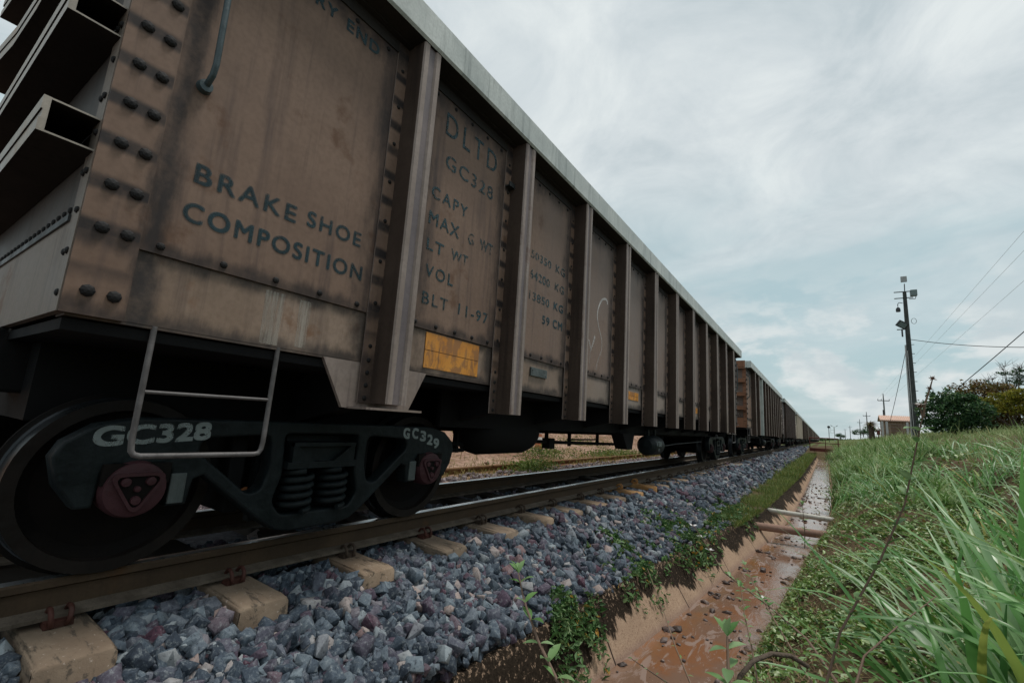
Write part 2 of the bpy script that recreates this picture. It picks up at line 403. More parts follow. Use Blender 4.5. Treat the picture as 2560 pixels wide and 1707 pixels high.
leaf_mat('brown_leaf', [(0, (.08, .05, .018)), (.4, (.20, .115, .035)), (.75, (.22, .17, .05)), (1, (.09, .13, .035))], .6, .2)
leaf_mat('yellow_leaf', [(0, (.10, .13, .02)), (.4, (.24, .25, .03)), (.75, (.48, .43, .05)), (1, (.16, .11, .035))], .6, .25)
leaf_mat('palm_leaf', [(0, (.012, .035, .028)), (.5, (.03, .065, .05)), (1, (.09, .14, .10))], .4, .15)
leaf_mat('sprig_leaf', [(0, (.09, .20, .06)), (.4, (.16, .30, .10)), (.75, (.27, .40, .20)), (1, (.12, .22, .09))], .45, .35)
leaf_mat('sprig_stem', [(0, (.13, .085, .065)), (1, (.19, .13, .09))], .8, 0)
leaf_mat('petal_white', [(0, (.75, .73, .75)), (1, (.85, .82, .82))], .6, .3)
leaf_mat('seed_head', [(0, (.09, .045, .025)), (1, (.17, .085, .045))], .8, .1)


def cone_mat():
    m, t, b, tc = material('cone_stripes', .6, .3)
    sep = t.new('ShaderNodeSeparateXYZ'); t.link(tc.outputs['Object'], sep.inputs[0])
    c = t.ramp(sep.outputs[2], [(0, (.36, .12, .055)), (.30, (.6, .58, .56)), (.46, (.38, .15, .08)), (.58, (.6, .58, .56)), (.74, (.33, .13, .08))], 'CONSTANT')
    t.link(c, b.inputs['Base Color'])


cone_mat()


# ------------------------------------------------------------------ object helpers
def tag(o, label, cat, group=None, kind=None):
    o['label'] = label; o['category'] = cat
    if group: o['group'] = group
    if kind: o['kind'] = kind
    return o


def empty(name, loc=(0, 0, 0), parent=None):
    o = bpy.data.objects.new(name, None); COL.objects.link(o); o.location = loc; o.empty_display_size = .2
    if parent: o.parent = parent
    return o


def smooth_by_angle(me, deg=38):
    for p in me.polygons: p.use_smooth = True
    try: me.set_sharp_from_angle(angle=math.radians(deg))
    except Exception: pass


class MB:
    def __init__(s): s.v = []; s.f = []; s.m = []
    def add(s, verts, faces, mi=0):
        k = len(s.v); s.v += [tuple(p) for p in verts]; s.f += [tuple(i + k for i in f) for f in faces]; s.m += [mi] * len(faces)
    def box(s, x0, x1, y0, y1, z0, z1, mi=0):
        s.add([(x0, y0, z0), (x1, y0, z0), (x1, y1, z0), (x0, y1, z0), (x0, y0, z1), (x1, y0, z1), (x1, y1, z1), (x0, y1, z1)],
              [(0, 3, 2, 1), (4, 5, 6, 7), (0, 1, 5, 4), (1, 2, 6, 5), (2, 3, 7, 6), (3, 0, 4, 7)], mi)
    def extrude(s, prof, axis, a, b, mi=0, caps=True):
        """closed profile (u,v) swept along axis 'x','y','z' from a to b"""
        def P(u, v, w): return {'z': (u, v, w), 'y': (u, w, v), 'x': (w, u, v)}[axis]
        n = len(prof); vs = [P(u, v, a) for u, v in prof] + [P(u, v, b) for u, v in prof]
        fs = [(i, (i + 1) % n, n + (i + 1) % n, n + i) for i in range(n)]
        if caps: fs += [tuple(range(n - 1, -1, -1)), tuple(range(n, 2 * n))]
        s.add(vs, fs, mi)
    def tube(s, pts, r, seg=8, mi=0, cap=True, flat=1.0):
        pts = [Vector(p) for p in pts]; rs = r if isinstance(r, (list, tuple)) else [r] * len(pts)
        k = len(s.v); n = len(pts); up = None
        for i, p in enumerate(pts):
            d = (pts[min(i + 1, n - 1)] - pts[max(i - 1, 0)]).normalized()
            if up is None:
                up = Vector((0, 0, 1)) if abs(d.z) < .9 else Vector((1, 0, 0))
            a = d.cross(up)
            if a.length < 1e-4: a = d.cross(Vector((0, 1, 0)))
            a.normalize(); b = a.cross(d).normalized(); up = b
            for j in range(seg):
                t = 2 * math.pi * j / seg
                s.v.append(tuple(p + a * (rs[i] * math.cos(t)) + b * (rs[i] * flat * math.sin(t))))
        for i in range(n - 1):
            for j in range(seg):
                s.f.append((k + i * seg + j, k + i * seg + (j + 1) % seg, k + (i + 1) * seg + (j + 1) % seg, k + (i + 1) * seg + j)); s.m.append(mi)
        if cap:
            s.f.append(tuple(k + j for j in range(seg - 1, -1, -1))); s.m.append(mi)
            s.f.append(tuple(k + (n - 1) * seg + j for j in range(seg))); s.m.append(mi)
    def lathe(s, prof, c, axis='x', seg=32, mi=0):
        """prof: (radius, offset along axis)"""
        k = len(s.v); n = len(prof)
        for r, h in prof:
            for j in range(seg):
                t = 2 * math.pi * j / seg; u, w = r * math.cos(t), r * math.sin(t)
                q = {'x': (h, u, w), 'y': (u, h, w), 'z': (u, w, h)}[axis]
                s.v.append((c[0] + q[0], c[1] + q[1], c[2] + q[2]))
        for i in range(n - 1):
            for j in range(seg):
                s.f.append((k + i * seg + j, k + i * seg + (j + 1) % seg, k + (i + 1) * seg + (j + 1) % seg, k + (i + 1) * seg + j))
                s.m.append(mi[i] if isinstance(mi, (list, tuple)) else mi)
    def rivet(s, p, n, r=.014, mi=0):
        """domed rivet head at p, facing +-x or -y"""
        ax = 'x' if abs(n[0]) > .5 else 'y'; sg = n[0] if ax == 'x' else n[1]
        s.lathe([(r, 0), (r * .92, .35 * r * sg), (r * .6, .62 * r * sg), (.0005, .75 * r * sg)], p, ax, 8, mi)
    def build(s, name, mats, parent=None, smooth=None, loc=None, bevel=0.0, fix=True):
        me = bpy.data.meshes.new(name); me.from_pydata(s.v, [], s.f)
        mats = mats if isinstance(mats, (list, tuple)) else [mats]
        for m in mats: me.materials.append(MATS[m])
        me.polygons.foreach_set('material_index', s.m)
        bm = bmesh.new(); bm.from_mesh(me)
        if fix: bmesh.ops.recalc_face_normals(bm, faces=bm.faces)
        if bevel:
            es = [e for e in bm.edges if len(e.link_faces) == 2 and e.calc_face_angle(0) > .6]
            bmesh.ops.bevel(bm, geom=es, offset=bevel, segments=2, affect='EDGES', profile=.5, clamp_overlap=True)
        bm.to_mesh(me); bm.free()
        if smooth: smooth_by_angle(me, smooth)
        o = bpy.data.objects.new(name, me); COL.objects.link(o)
        if parent: o.parent = parent
        if loc: o.location = loc
        return o


def np_mesh(name, verts, faces, mats, parent=None, uvs=None, smooth=False, mat_idx=None):
    """faces: (M,k) array"""
    me = bpy.data.meshes.new(name); verts = np.asarray(verts, np.float32); faces = np.asarray(faces, np.int32)
    M, k = faces.shape
    me.vertices.add(len(verts)); me.vertices.foreach_set('co', verts.ravel())
    me.loops.add(M * k); me.loops.foreach_set('vertex_index', faces.ravel())
    me.polygons.add(M); me.polygons.foreach_set('loop_start', np.arange(0, M * k, k, dtype=np.int32))
    try: me.polygons.foreach_set('loop_total', np.full(M, k, np.int32))
    except Exception: pass
    mats = mats if isinstance(mats, (list, tuple)) else [mats]
    for m in mats: me.materials.append(MATS[m])
    if mat_idx is not None: me.polygons.foreach_set('material_index', np.asarray(mat_idx, np.int32))
    me.update(calc_edges=True)
    if uvs is not None:
        l = me.uv_layers.new(name='UVMap'); l.data.foreach_set('uv', np.asarray(uvs, np.float32)[faces.ravel()].ravel())
    if smooth: me.polygons.foreach_set('use_smooth', np.ones(M, bool))
    o = bpy.data.objects.new(name, me); COL.objects.link(o)
    if parent: o.parent = parent
    return o


def curve_to_mesh(cu, name):
    o = bpy.data.objects.new(name + '_tmp', cu); COL.objects.link(o)
    bpy.context.view_layer.update()
    me = bpy.data.meshes.new_from_object(o.evaluated_get(bpy.context.evaluated_depsgraph_get()))
    bpy.data.objects.remove(o); bpy.data.curves.remove(cu); me.name = name
    return me


def text_mesh(name, body, y0, y1, z0, z1, x, mat, parent, space=1.0, skew=0.0, bold=.0):
    """painted word on a plane facing +x, fitted to the box y0..y1, z0..z1"""
    cu = bpy.data.curves.new(name, 'FONT'); cu.body = body; cu.space_character = space; cu.fill_mode = 'FRONT'
    src = curve_to_mesh(cu, name)
    n = len(src.vertices); co = np.empty(n * 3, np.float32); src.vertices.foreach_get('co', co); co = co.reshape(-1, 3)
    fs = [tuple(p.vertices) for p in src.polygons]; bpy.data.meshes.remove(src)
    lo, hi = co.min(0), co.max(0)
    u = (co[:, 0] - lo[0]) / (hi[0] - lo[0]); v = (co[:, 1] - lo[1]) / (hi[1] - lo[1])
    d = bold * (z1 - z0); V, F = [], []
    offs = [(0, 0)] if not d else [(-d, -d), (d, d), (-d, d), (d, -d)]        # brush width
    for k, (a, b) in enumerate(offs):
        o_ = np.stack([np.full(n, x + k * .00015), y0 + d + a + u * (y1 - y0 - 2 * d), z0 + d + b + v * (z1 - z0 - 2 * d) + skew * u], 1)
        F += [tuple(i + k * n for i in f) for f in fs]; V += o_.tolist()
    me = bpy.data.meshes.new(name); me.from_pydata(V, [], F); me.materials.append(MATS[mat]); me.update()
    o = bpy.data.objects.new(name, me); COL.objects.link(o); o.parent = parent
    return o


def plate_with_holes(name, outlines, x0, x1, mat, parent, bevel=.006):
    """flat casting in the y-z plane, x0..x1 thick; first outline outer, the rest holes"""
    cu = bpy.data.curves.new(name, 'CURVE'); cu.dimensions = '2D'; cu.fill_mode = 'BOTH'
    cu.extrude = abs(x1 - x0) / 2 - bevel; cu.bevel_depth = bevel; cu.bevel_resolution = 2; cu.offset = -bevel
    for pts in outlines:
        sp = cu.splines.new('POLY'); sp.points.add(len(pts) - 1); sp.use_cyclic_u = True
        for q, (a, b) in zip(sp.points, pts): q.co = (a, b, 0, 1)
    me = curve_to_mesh(cu, name)
    n = len(me.vertices); co = np.empty(n * 3, np.float32); me.vertices.foreach_get('co', co); co = co.reshape(-1, 3)
    out = np.stack([co[:, 2] + (x0 + x1) / 2, co[:, 0], co[:, 1]], 1).astype(np.float32)
    me.vertices.foreach_set('co', out.ravel()); me.materials.clear(); me.materials.append(MATS[mat]); me.update()
    smooth_by_angle(me, 40)
    o = bpy.data.objects.new(name, me); COL.objects.link(o); o.parent = parent
    return o


def rounded(pts, r=.03, n=4):
    """round the corners of a closed outline"""
    out = []; m = len(pts)
    for i in range(m):
        p, a, b = Vector(pts[i]), Vector(pts[i - 1]), Vector(pts[(i + 1) % m])
        d1, d2 = (a - p), (b - p); k = min(r, d1.length * .45, d2.length * .45)
        s, e = p + d1.normalized() * k, p + d2.normalized() * k
        for j in range(n + 1):
            t = j / n; out.append(tuple((1 - t) ** 2 * s + 2 * t * (1 - t) * p + t * t * e))
    return out


def copy_tree(o, parent=None, skip=()):
    c = o.copy(); COL.objects.link(c); c.parent = parent
    for ch in list(o.children):
        if ch.name.split('.')[0] in skip: continue
        copy_tree(ch, c, skip)
    return c


# ------------------------------------------------------------------ terrain
FL = ([-30, 0, 3.25, 5, 7.5, 10, 14.4, 46, 60], [-2.6, -1.60, -1.34, -1.16, -.95, -.72, -.58, -.40, -.38])
FR = ([-30, 0, 3.0, 5.2, 7.3, 8.8, 11.3, 16, 36, 60], [-1.6, -.86, -.62, -.47, -.33, -.16, -.02, .11, .19, .2])
ZF, ZT = -1.72, -1.33


def fL(y): return np.interp(y, *FL)
def fR(y): return np.interp(y, *FR)
def wT(y): return np.interp(y, [-30, 0, 3, 5, 7.6, 10.2, 19, 50], [-2.9, -1.80, -1.57, -1.40, -1.17, -1.0, -.80, -.64])


def vnoise(x, y, s=1.0, seed=0):
    x = np.asarray(x) * s + seed * 13.7; y = np.asarray(y) * s + seed * 7.3
    return (np.sin(x * 1.7 + 1.3 * np.sin(y * 1.1)) + np.sin(y * 2.3 + 1.7 * np.sin(x * .9 + 2)) + .5 * np.sin(x * 4.1 - y * 3.3)) / 2.5


RX_, RZ_ = [0, .10, .28, .7, 1.3, 1.95, 2.35, 2.9, 3.8, 5.0, 8, 12, 20, 60], [-1.76, -1.50, -1.27, -1.02, -.80, -.66, -.28, -.16, .15, .56, 1.0, 1.75, 2.3, 2.3]


def terr(x, y):
    """ground height"""
    x = np.asarray(x, float); y = np.asarray(y, float)
    xp = x - fR(y)
    right = np.interp(xp, RX_, RZ_)
    right = right + np.clip(xp - .1, 0, .5) * 2 * (.05 * vnoise(x, y, 1.3, 1) + .03 * vnoise(x, y, 4, 2))
    far = np.clip((y - 48) / 14, 0, 1)
    right = right * (1 - far) + far * np.maximum(right, np.interp(x, [-1.5, 0, 3, 8], [-.95, -.65, -.15, .6]))
    far2 = np.clip((y - 110) / 300, 0, 1); right = right * (1 - far2 * .6) + far2 * .3
    w = wT(y)
    toe = np.interp(y, [1.2, 3.2], [-1.035, -.975]); slope = toe + (ZT - toe) * np.clip((x + 2.28) / .73, 0, 1)
    slope = np.where(x > -1.55, ZT + .0 * x, slope)
    lx = np.array([-80, -30, -20, -15.5, -12.5, -10.5, -7.2, -5.3, -4.6, -4.05, -3.7, -2.62, -2.28]); lz = np.array([1.2, 1.6, 1.7, 1.15, -.1, -.85, -1.12, -1.12, -1.06, -.985, -.985, -.985, -1.035])
    left = np.interp(x, lx, lz)
    left = left + np.where(x < -7, np.clip((-7 - x) / 4, 0, 1) * (.45 * vnoise(x, y, .5, 3) + .22 * vnoise(x, y, 1.6, 4) + .10 * vnoise(x, y, 4.1, 8)), 0)
    left = left + np.where(x < -5.2, .03 * vnoise(x, y, 2.2, 5), 0)
    bed = np.where(x < -2.28, left, slope)
    under = -1.95
    z = np.where(x < w - .03, bed, np.where(xp > 0, right, under))
    gap = (x >= w - .03) & (xp <= 0)
    z = np.where(gap & (y > 52), np.interp(x, [-1.5, 0, 3], [-.95, -.65, -.15]), z)
    fb = np.clip((y - 48) / 14, 0, 1) * (x > -1.9)
    z = np.where((x < w - .03) & (x > -1.9), z * (1 - fb) + fb * np.interp(x, [-1.9, -1.5, 0], [-1.1, -.95, -.65]), z)
    return z


def make_ground():
    ys = np.concatenate([np.arange(-8, 0, .4), np.arange(0, 14, .14), np.arange(14, 40, .4), np.arange(40, 120, 2), np.geomspace(120, 2500, 30)])
    t_left = np.concatenate([-np.geomspace(2500, 60, 12), np.arange(-55, -16, 2.), np.arange(-16, -7, .5), np.arange(-7, -4, .3), [-4.05, -3.6, -3.1, -2.7, -2.28, -2.1, -1.9, -1.75, -1.62, -1.55]])
    U = np.concatenate([np.linspace(0, 1, 6), np.linspace(0, 1, 8)[1:]])
    rows = []
    rx = np.concatenate([[0.0, .05, .1], np.arange(.18, 3.2, .12), np.arange(3.3, 9, .4), np.arange(9.5, 30, 2), np.geomspace(32, 2500, 14)])
    for y in ys:
        w = float(wT(y)); f = float(fR(y))
        mid = np.array([min(-1.54, w - .05), w - .04, w - .02, w + .02, f - .05, f - .01])
        mid = np.maximum.accumulate(np.maximum(mid, -1.545 if w > -1.5 else -9))
        tl = np.minimum(t_left, w - .06)
        rows.append(np.concatenate([tl, mid, f + .005 + rx]))
    X = np.array(rows); Y = np.repeat(ys[:, None], X.shape[1], 1)
    Z = terr(X, Y)
    n, m = X.shape
    V = np.stack([X, Y, Z], -1).reshape(-1, 3)
    idx = np.arange(n * m).reshape(n, m)
    F = np.stack([idx[:-1, :-1], idx[:-1, 1:], idx[1:, 1:], idx[1:, :-1]], -1).reshape(-1, 4)
    cx = V[F].mean(1)
    w = wT(cx[:, 1]); mi = np.zeros(len(F), int)
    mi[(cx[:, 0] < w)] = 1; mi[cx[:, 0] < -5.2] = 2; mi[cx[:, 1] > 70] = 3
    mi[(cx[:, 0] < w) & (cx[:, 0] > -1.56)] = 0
    o = np_mesh('ground', V, F, ['ground_soil', 'track_bed', 'sandy_ground', 'far_field'], mat_idx=mi, smooth=True)
    o['kind'] = 'structure'; o['label'] = 'earth bank, track bed and sandy flat around the railway'
    return o


make_ground()


def make_ditch():
    ys = np.concatenate([np.arange(-6, 14, .2), np.arange(14, 52, 1)])
    V, F, UV = [], [], []
    # left wall with lip, slab thickness 9 cm ; right wall low and mostly buried
    for k, y in enumerate(ys):
        w, f = float(wT(y)), float(fL(y)); g = float(fR(y))
        wob = .012 * math.sin(y * 2.1) + .006 * math.sin(y * 5.3)
        prof = [(w - .12, ZT - .02, 1), (w - .10, ZT + .012 + wob, 1), (w - .005, ZT + .012 + wob, 1), (w + .01, ZT - .01, .97), (w * .5 + f * .5 + wob, (ZT + ZF) / 2, .5), (f, ZF, .0), (f + .03, ZF - .03, 0),
                (g - .03, ZF - .03, 0), (g - .005, ZF, 0), (g + .075, ZF + .17, .45), (g + .12, ZF + .17, .5), (g + .2, ZF - .02, .5)]
        for x, z, u in prof: V.append((x, y, z)); UV.append((y, u))
    n = 12
    for k in range(len(ys) - 1):
        for j in range(n - 1):
            F.append((k * n + j, k * n + j + 1, (k + 1) * n + j + 1, (k + 1) * n + j))
    o = np_mesh('drainage_ditch', V, F, 'ditch_concrete', uvs=UV)
    o['kind'] = 'structure'; o['label'] = 'tan concrete drainage ditch stained black along its rim'
    V, F = [], []
    for k, y in enumerate(ys):
        f, g = float(fL(y)), float(fR(y))
        for j in range(6):
            V.append((f - .03 + (g - f + .05) * j / 5, y, ZF + .016))
    for k in range(len(ys) - 1):
        for j in range(5):
            F.append((k * 6 + j, k * 6 + j + 1, (k + 1) * 6 + j + 1, (k + 1) * 6 + j))
    o = np_mesh('water', V, F, 'muddy_water'); o['kind'] = 'structure'; o['label'] = 'shallow muddy orange water in the ditch'


make_ditch()


# ------------------------------------------------------------------ stones
def stone_shapes(n, seed, npts=11):
    r = np.random.default_rng(seed); out = []
    for _ in range(n):
        bm = bmesh.new()
        dims = np.array([1.0, r.uniform(.58, .95), r.uniform(.45, .8)]) * .78
        p = np.array([[i, j, k] for i in (-1, 1) for j in (-1, 1) for k in (-1, 1)], float) + r.normal(0, .27, (8, 3))
        if npts > 8: p = np.concatenate([p, r.normal(0, .62, (npts - 8, 3))])
        if npts > 20: p = r.normal(size=(npts, 3)); p /= np.linalg.norm(p, axis=1)[:, None]
        p = p * dims
        for q in p: bm.verts.new(q)
        res = bmesh.ops.convex_hull(bm, input=bm.verts)
        bmesh.ops.delete(bm, geom=[e for e in res['geom_interior'] if isinstance(e, bmesh.types.BMVert)], context='VERTS')
        bmesh.ops.bevel(bm, geom=list(bm.edges), offset=.03, segments=1, affect='EDGES')
        bmesh.ops.triangulate(bm, faces=bm.faces)
        bm.verts.index_update()
        out.append((np.array([v.co[:] for v in bm.verts]), np.array([[v.index for v in f.verts] for f in bm.faces])))
        bm.free()
    return out


def rand_rot(n, r):
    q = r.normal(size=(n, 4)); q /= np.linalg.norm(q, axis=1)[:, None]; w, x, y, z = q.T
    return np.stack([1 - 2 * (y * y + z * z), 2 * (x * y - w * z), 2 * (x * z + w * y), 2 * (x * y + w * z), 1 - 2 * (x * x + z * z), 2 * (y * z - w * x),
                     2 * (x * z - w * y), 2 * (y * z + w * x), 1 - 2 * (x * x + y * y)], 1).reshape(-1, 3, 3)


def scatter(name, shapes, P, S, mat, r, flat=1.0):
    R = rand_rot(len(P), r); kind = r.integers(0, len(shapes), len(P)); Vs, Fs, off = [], [], 0
    for k, (v, f) in enumerate(shapes):
        sel = np.where(kind == k)[0]
        if not len(sel): continue
        q = np.einsum('nij,vj->nvi', R[sel], v) * S[sel][:, None, None]; q[..., 2] *= flat
        q += P[sel][:, None, :]
        Vs.append(q.reshape(-1, 3)); Fs.append((f[None] + (np.arange(len(sel)) * len(v))[:, None, None]).reshape(-1, 3) + off); off += len(sel) * len(v)
    return np_mesh(name, np.concatenate(Vs), np.concatenate(Fs), mat)


def make_ballast():
    r = np.random.default_rng(3); shp = stone_shapes(22, 5, 11)
    Ps, Ss = [], []
    # near shoulder, in Y bands with growing stones
    for y0, y1, dens, s in ((.1, 3.5, 2300, .0285), (3.5, 8, 1400, .031), (8, 16, 480, .040), (16, 32, 170, .052), (32, 70, 45, .075)):
        n = int((y1 - y0) * 1.55 * dens)
        x = r.uniform(-2.62, -1.3, n); y = r.uniform(y0, y1, n)
        lim = np.minimum(wT(y) - .03, -1.50 + .07 * vnoise(x * 0, y, 1.6, 6))
        k = x < lim; x, y = x[k], y[k]
        edge = np.clip((lim[k] - x) / .12, 0, 1)
        sz = s * r.lognormal(0, .34, len(x)); sz = np.clip(sz, s * .45, s * 1.9)
        ph = np.mod(y - .66 + .345, .69) - .345          # hold stones down over sleepers
        on = (x < -2.2) & (np.abs(ph) < .14)
        z = terr(x, y) + r.uniform(-1.2, 1.0, len(x)) * sz * .95 + .010
        z = np.where((x < -2.28), np.minimum(z, -.955 - sz * .35), z)
        z = np.where(on, np.minimum(z, -1.06), z)
        Ps.append(np.stack([x, y, z], 1)); Ss.append(sz)
    # between the rails, mostly dark
    n = 5200; y = r.uniform(.2, 26, n) ; x = r.uniform(-3.55, -2.7, n); Ps.append(np.stack([x, y, np.full(n, -.985) + r.uniform(-.02, .02, n)], 1)); Ss.append(r.uniform(.03, .05, n))
    # stones strayed down on the ditch rim
    n = 260; y = r.uniform(1.2, 9, n); x = wT(y) - .10 + r.uniform(-.12, .10, n); Ps.append(np.stack([x, y, np.full(n, ZT + .03)], 1)); Ss.append(r.uniform(.012, .032, n))
    o = scatter('ballast', shp, np.concatenate(Ps), np.concatenate(Ss), 'ballast_stone', r)
    tag(o, 'blue grey and purple crushed stone ballast beside the rail', 'ballast', kind='stuff')
    # far shoulder
    n = 6500; y = 2 + 30 * r.random(n) ** 1.5; x = r.uniform(-5.7, -3.75, n); z = terr(x, y) + r.uniform(-.02, .03, n)
    z = np.where(x > -4.3, np.minimum(z, -.95), z)
    o = scatter('far_ballast', shp, np.stack([x, y, z], 1), r.uniform(.025, .055, n), 'far_stone', r)
    tag(o, 'pinkish grey ballast on the far shoulder seen under the wagon', 'ballast', kind='stuff')
    # loose stones and clods lying in the water
    n = 460; y = 2.2 + 20 * r.random(n) ** 1.2; u = r.beta(.45, .55, n); y = y + .25 * np.sin(y * 5.0); x = fL(y) + .02 + u * (fR(y) - fL(y) - .04)
    o = scatter('ditch_stones', shp, np.stack([x, y, np.full(n, ZF + .022)], 1), r.lognormal(math.log(.017), .6, n).clip(.006, .06), 'ditch_stone', r, .6)
    tag(o, 'dark wet stones and clods scattered in the muddy water', 'stones', kind='stuff')


make_ballast()


# ------------------------------------------------------------------ track
def make_rails():
    hd = [(-.035, 0), (.035, 0)]
    prof = [(.035, -.010), (.035, -.034), (.0095, -.046), (.0085, -.120), (.065, -.136), (.065, -.150), (-.065, -.150), (-.065, -.136), (-.0085, -.120), (-.0095, -.046), (-.035, -.034), (-.035, -.010), (-.028, -.0015), (.0, 0.0), (.028, -.0015)]
    for xc, lab, mat in ((-2.655, 'rusty brown near rail with a bright worn top, under the wheels facing the camera', 'rail_rust'),
                         (-3.595, 'far rail of the same track, dark side and shiny top, seen beneath the wagon', 'rail_rust')):
        mb = MB()
        mb.extrude([(u, v) for u, v in prof], 'y', -12, 430)
        o = mb.build('rail', [mat, 'shiny_rail', 'rail_foot'], loc=(xc, 0, RT))
        for p in o.data.polygons:
            c = p.center
            if c.z > -.006 and abs(p.normal.y) < .5 and c.x < .02: p.material_index = 1
            if c.z < -.125 and abs(p.normal.y) < .5: p.material_index = 2
        tag(o, lab, 'rail', 'rails of the train track')
    mb = MB(); mb.extrude([(u, v) for u, v in prof], 'y', -4, 120)
    o = mb.build('rail', 'old_rail', loc=(-6.0, 0, -.98))
    tag(o, 'rusted siding rail half buried in dry grass on the far side', 'rail')


make_rails()


def clip_mesh():
    pts = []
    for a in np.linspace(0, 1, 22):
        t = a * 2 * math.pi * 1.0
        pts.append((.018 + .045 * math.cos(t) * (1 - .2 * a), -.035 + .07 * a, .028 + .03 * math.sin(t)))
    return pts


def make_sleepers():
    # tapered concrete block, local origin at centre of the near end, top at 0
    mb = MB()
    L = 1.75; tw, bw, h = .112, .132, .20
    vs = []
    xs = [-L, -1.3, -.9, -.6, -.5, -.2, -.05, 0.0]
    zs = [0, -.004, -.008, -.008, -.006, -.012, -.016, -.02]
    for x, z in zip(xs, zs):
        vs += [(x, -bw, -h), (x, -tw - .003, z - .012), (x, -tw + .009, z), (x, tw - .009, z), (x, tw + .003, z - .012), (x, bw, -h)]
    n = 6; fs = []
    for i in range(len(xs) - 1):
        for j in range(n - 1): fs.append((i * n + j, i * n + j + 1, (i + 1) * n + j + 1, (i + 1) * n + j))
    fs += [tuple(range(n)), tuple(range((len(xs) - 1) * n, len(xs) * n))]
    mb.add(vs, fs)
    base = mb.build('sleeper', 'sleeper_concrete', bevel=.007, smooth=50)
    # rough the edges a little
    r = np.random.default_rng(4)
    for v in base.data.vertices: v.co += Vector(r.normal(0, .0022, 3))
    def clip(mirror):
        mb = MB()
        for dy in (-.028, .028):
            pts = [(-.36, dy, .012), (-.345, dy, .035), (-.325, dy * 1.05, .058), (-.30, dy * 1.1, .062), (-.278, dy * 1.1, .048), (-.27, dy, .022), (-.275, dy * .9, .005), (-.29, dy * .8, -.004)]
            mb.tube([(p[0] - .02, p[1], p[2]) for p in pts], .0095, 7)
        mb.tube([(-.375, -.034, .012), (-.38, 0, .013), (-.375, .034, .012)], .0095, 7)
        mb.box(-.36, -.30, -.045, .045, -.008, .018)
        return mb
    c0 = clip(1).build('rail_clip', 'clip_red', base, smooth=60)
    words = ['Concrete sleeper end filling the lower left corner, cracked and with a red double clip',
             'pale concrete sleeper end below the front bogie, second from the camera',
             'third concrete sleeper from the camera, pale end poking out of the ballast',
             'fourth concrete sleeper from the camera, low block beside the rear wheel',
             'fifth concrete sleeper from the camera, chipped at its corner',
             'sixth concrete sleeper from the camera along the near rail',
             'seventh concrete sleeper from the camera along the near rail',
             'eighth concrete sleeper from the camera along the near rail',
             'ninth concrete sleeper from the camera, just before the orange tinted pair',
             'flatter of the two orange tinted sleepers, the one nearer the camera',
             'taller orange tinted sleeper with an orange clip, the one farther from the camera',
             'first plain sleeper beyond the orange tinted pair', 'second plain sleeper beyond the orange tinted pair', 'third plain sleeper beyond the orange tinted pair']
    for i in range(62):
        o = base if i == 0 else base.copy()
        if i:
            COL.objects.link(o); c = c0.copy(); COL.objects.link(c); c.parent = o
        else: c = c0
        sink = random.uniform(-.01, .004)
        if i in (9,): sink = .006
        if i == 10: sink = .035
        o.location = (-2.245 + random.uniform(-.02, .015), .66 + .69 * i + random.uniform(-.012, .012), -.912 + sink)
        o.rotation_euler = (0, 0, random.uniform(-.015, .015))
        if i in (9, 10):
            o.material_slots[0].link = 'OBJECT'; o.material_slots[0].material = MATS['sleeper_orange']
            c.material_slots[0].link = 'OBJECT'; c.material_slots[0].material = MATS['clip_orange']
        elif i > 1:
            c.material_slots[0].link = 'OBJECT'; c.material_slots[0].material = MATS['clip_dark' if i != 3 else 'clip_red']
        tag(o, words[i] if i < len(words) else 'far concrete sleeper end sunk in the ballast beyond the orange pair', 'sleeper', 'concrete sleepers under the track')


make_sleepers()

# ------------------------------------------------------------------ wagons
XC, Y0, LW = -3.125, .37, 14.76       # track centre, near end of the first wagon, body length
POSTS = [1.684 - Y0 + 1.2 * i for i in range(11)]
Z = lambda zc: zc - RT                # camera-frame height -> height over rail


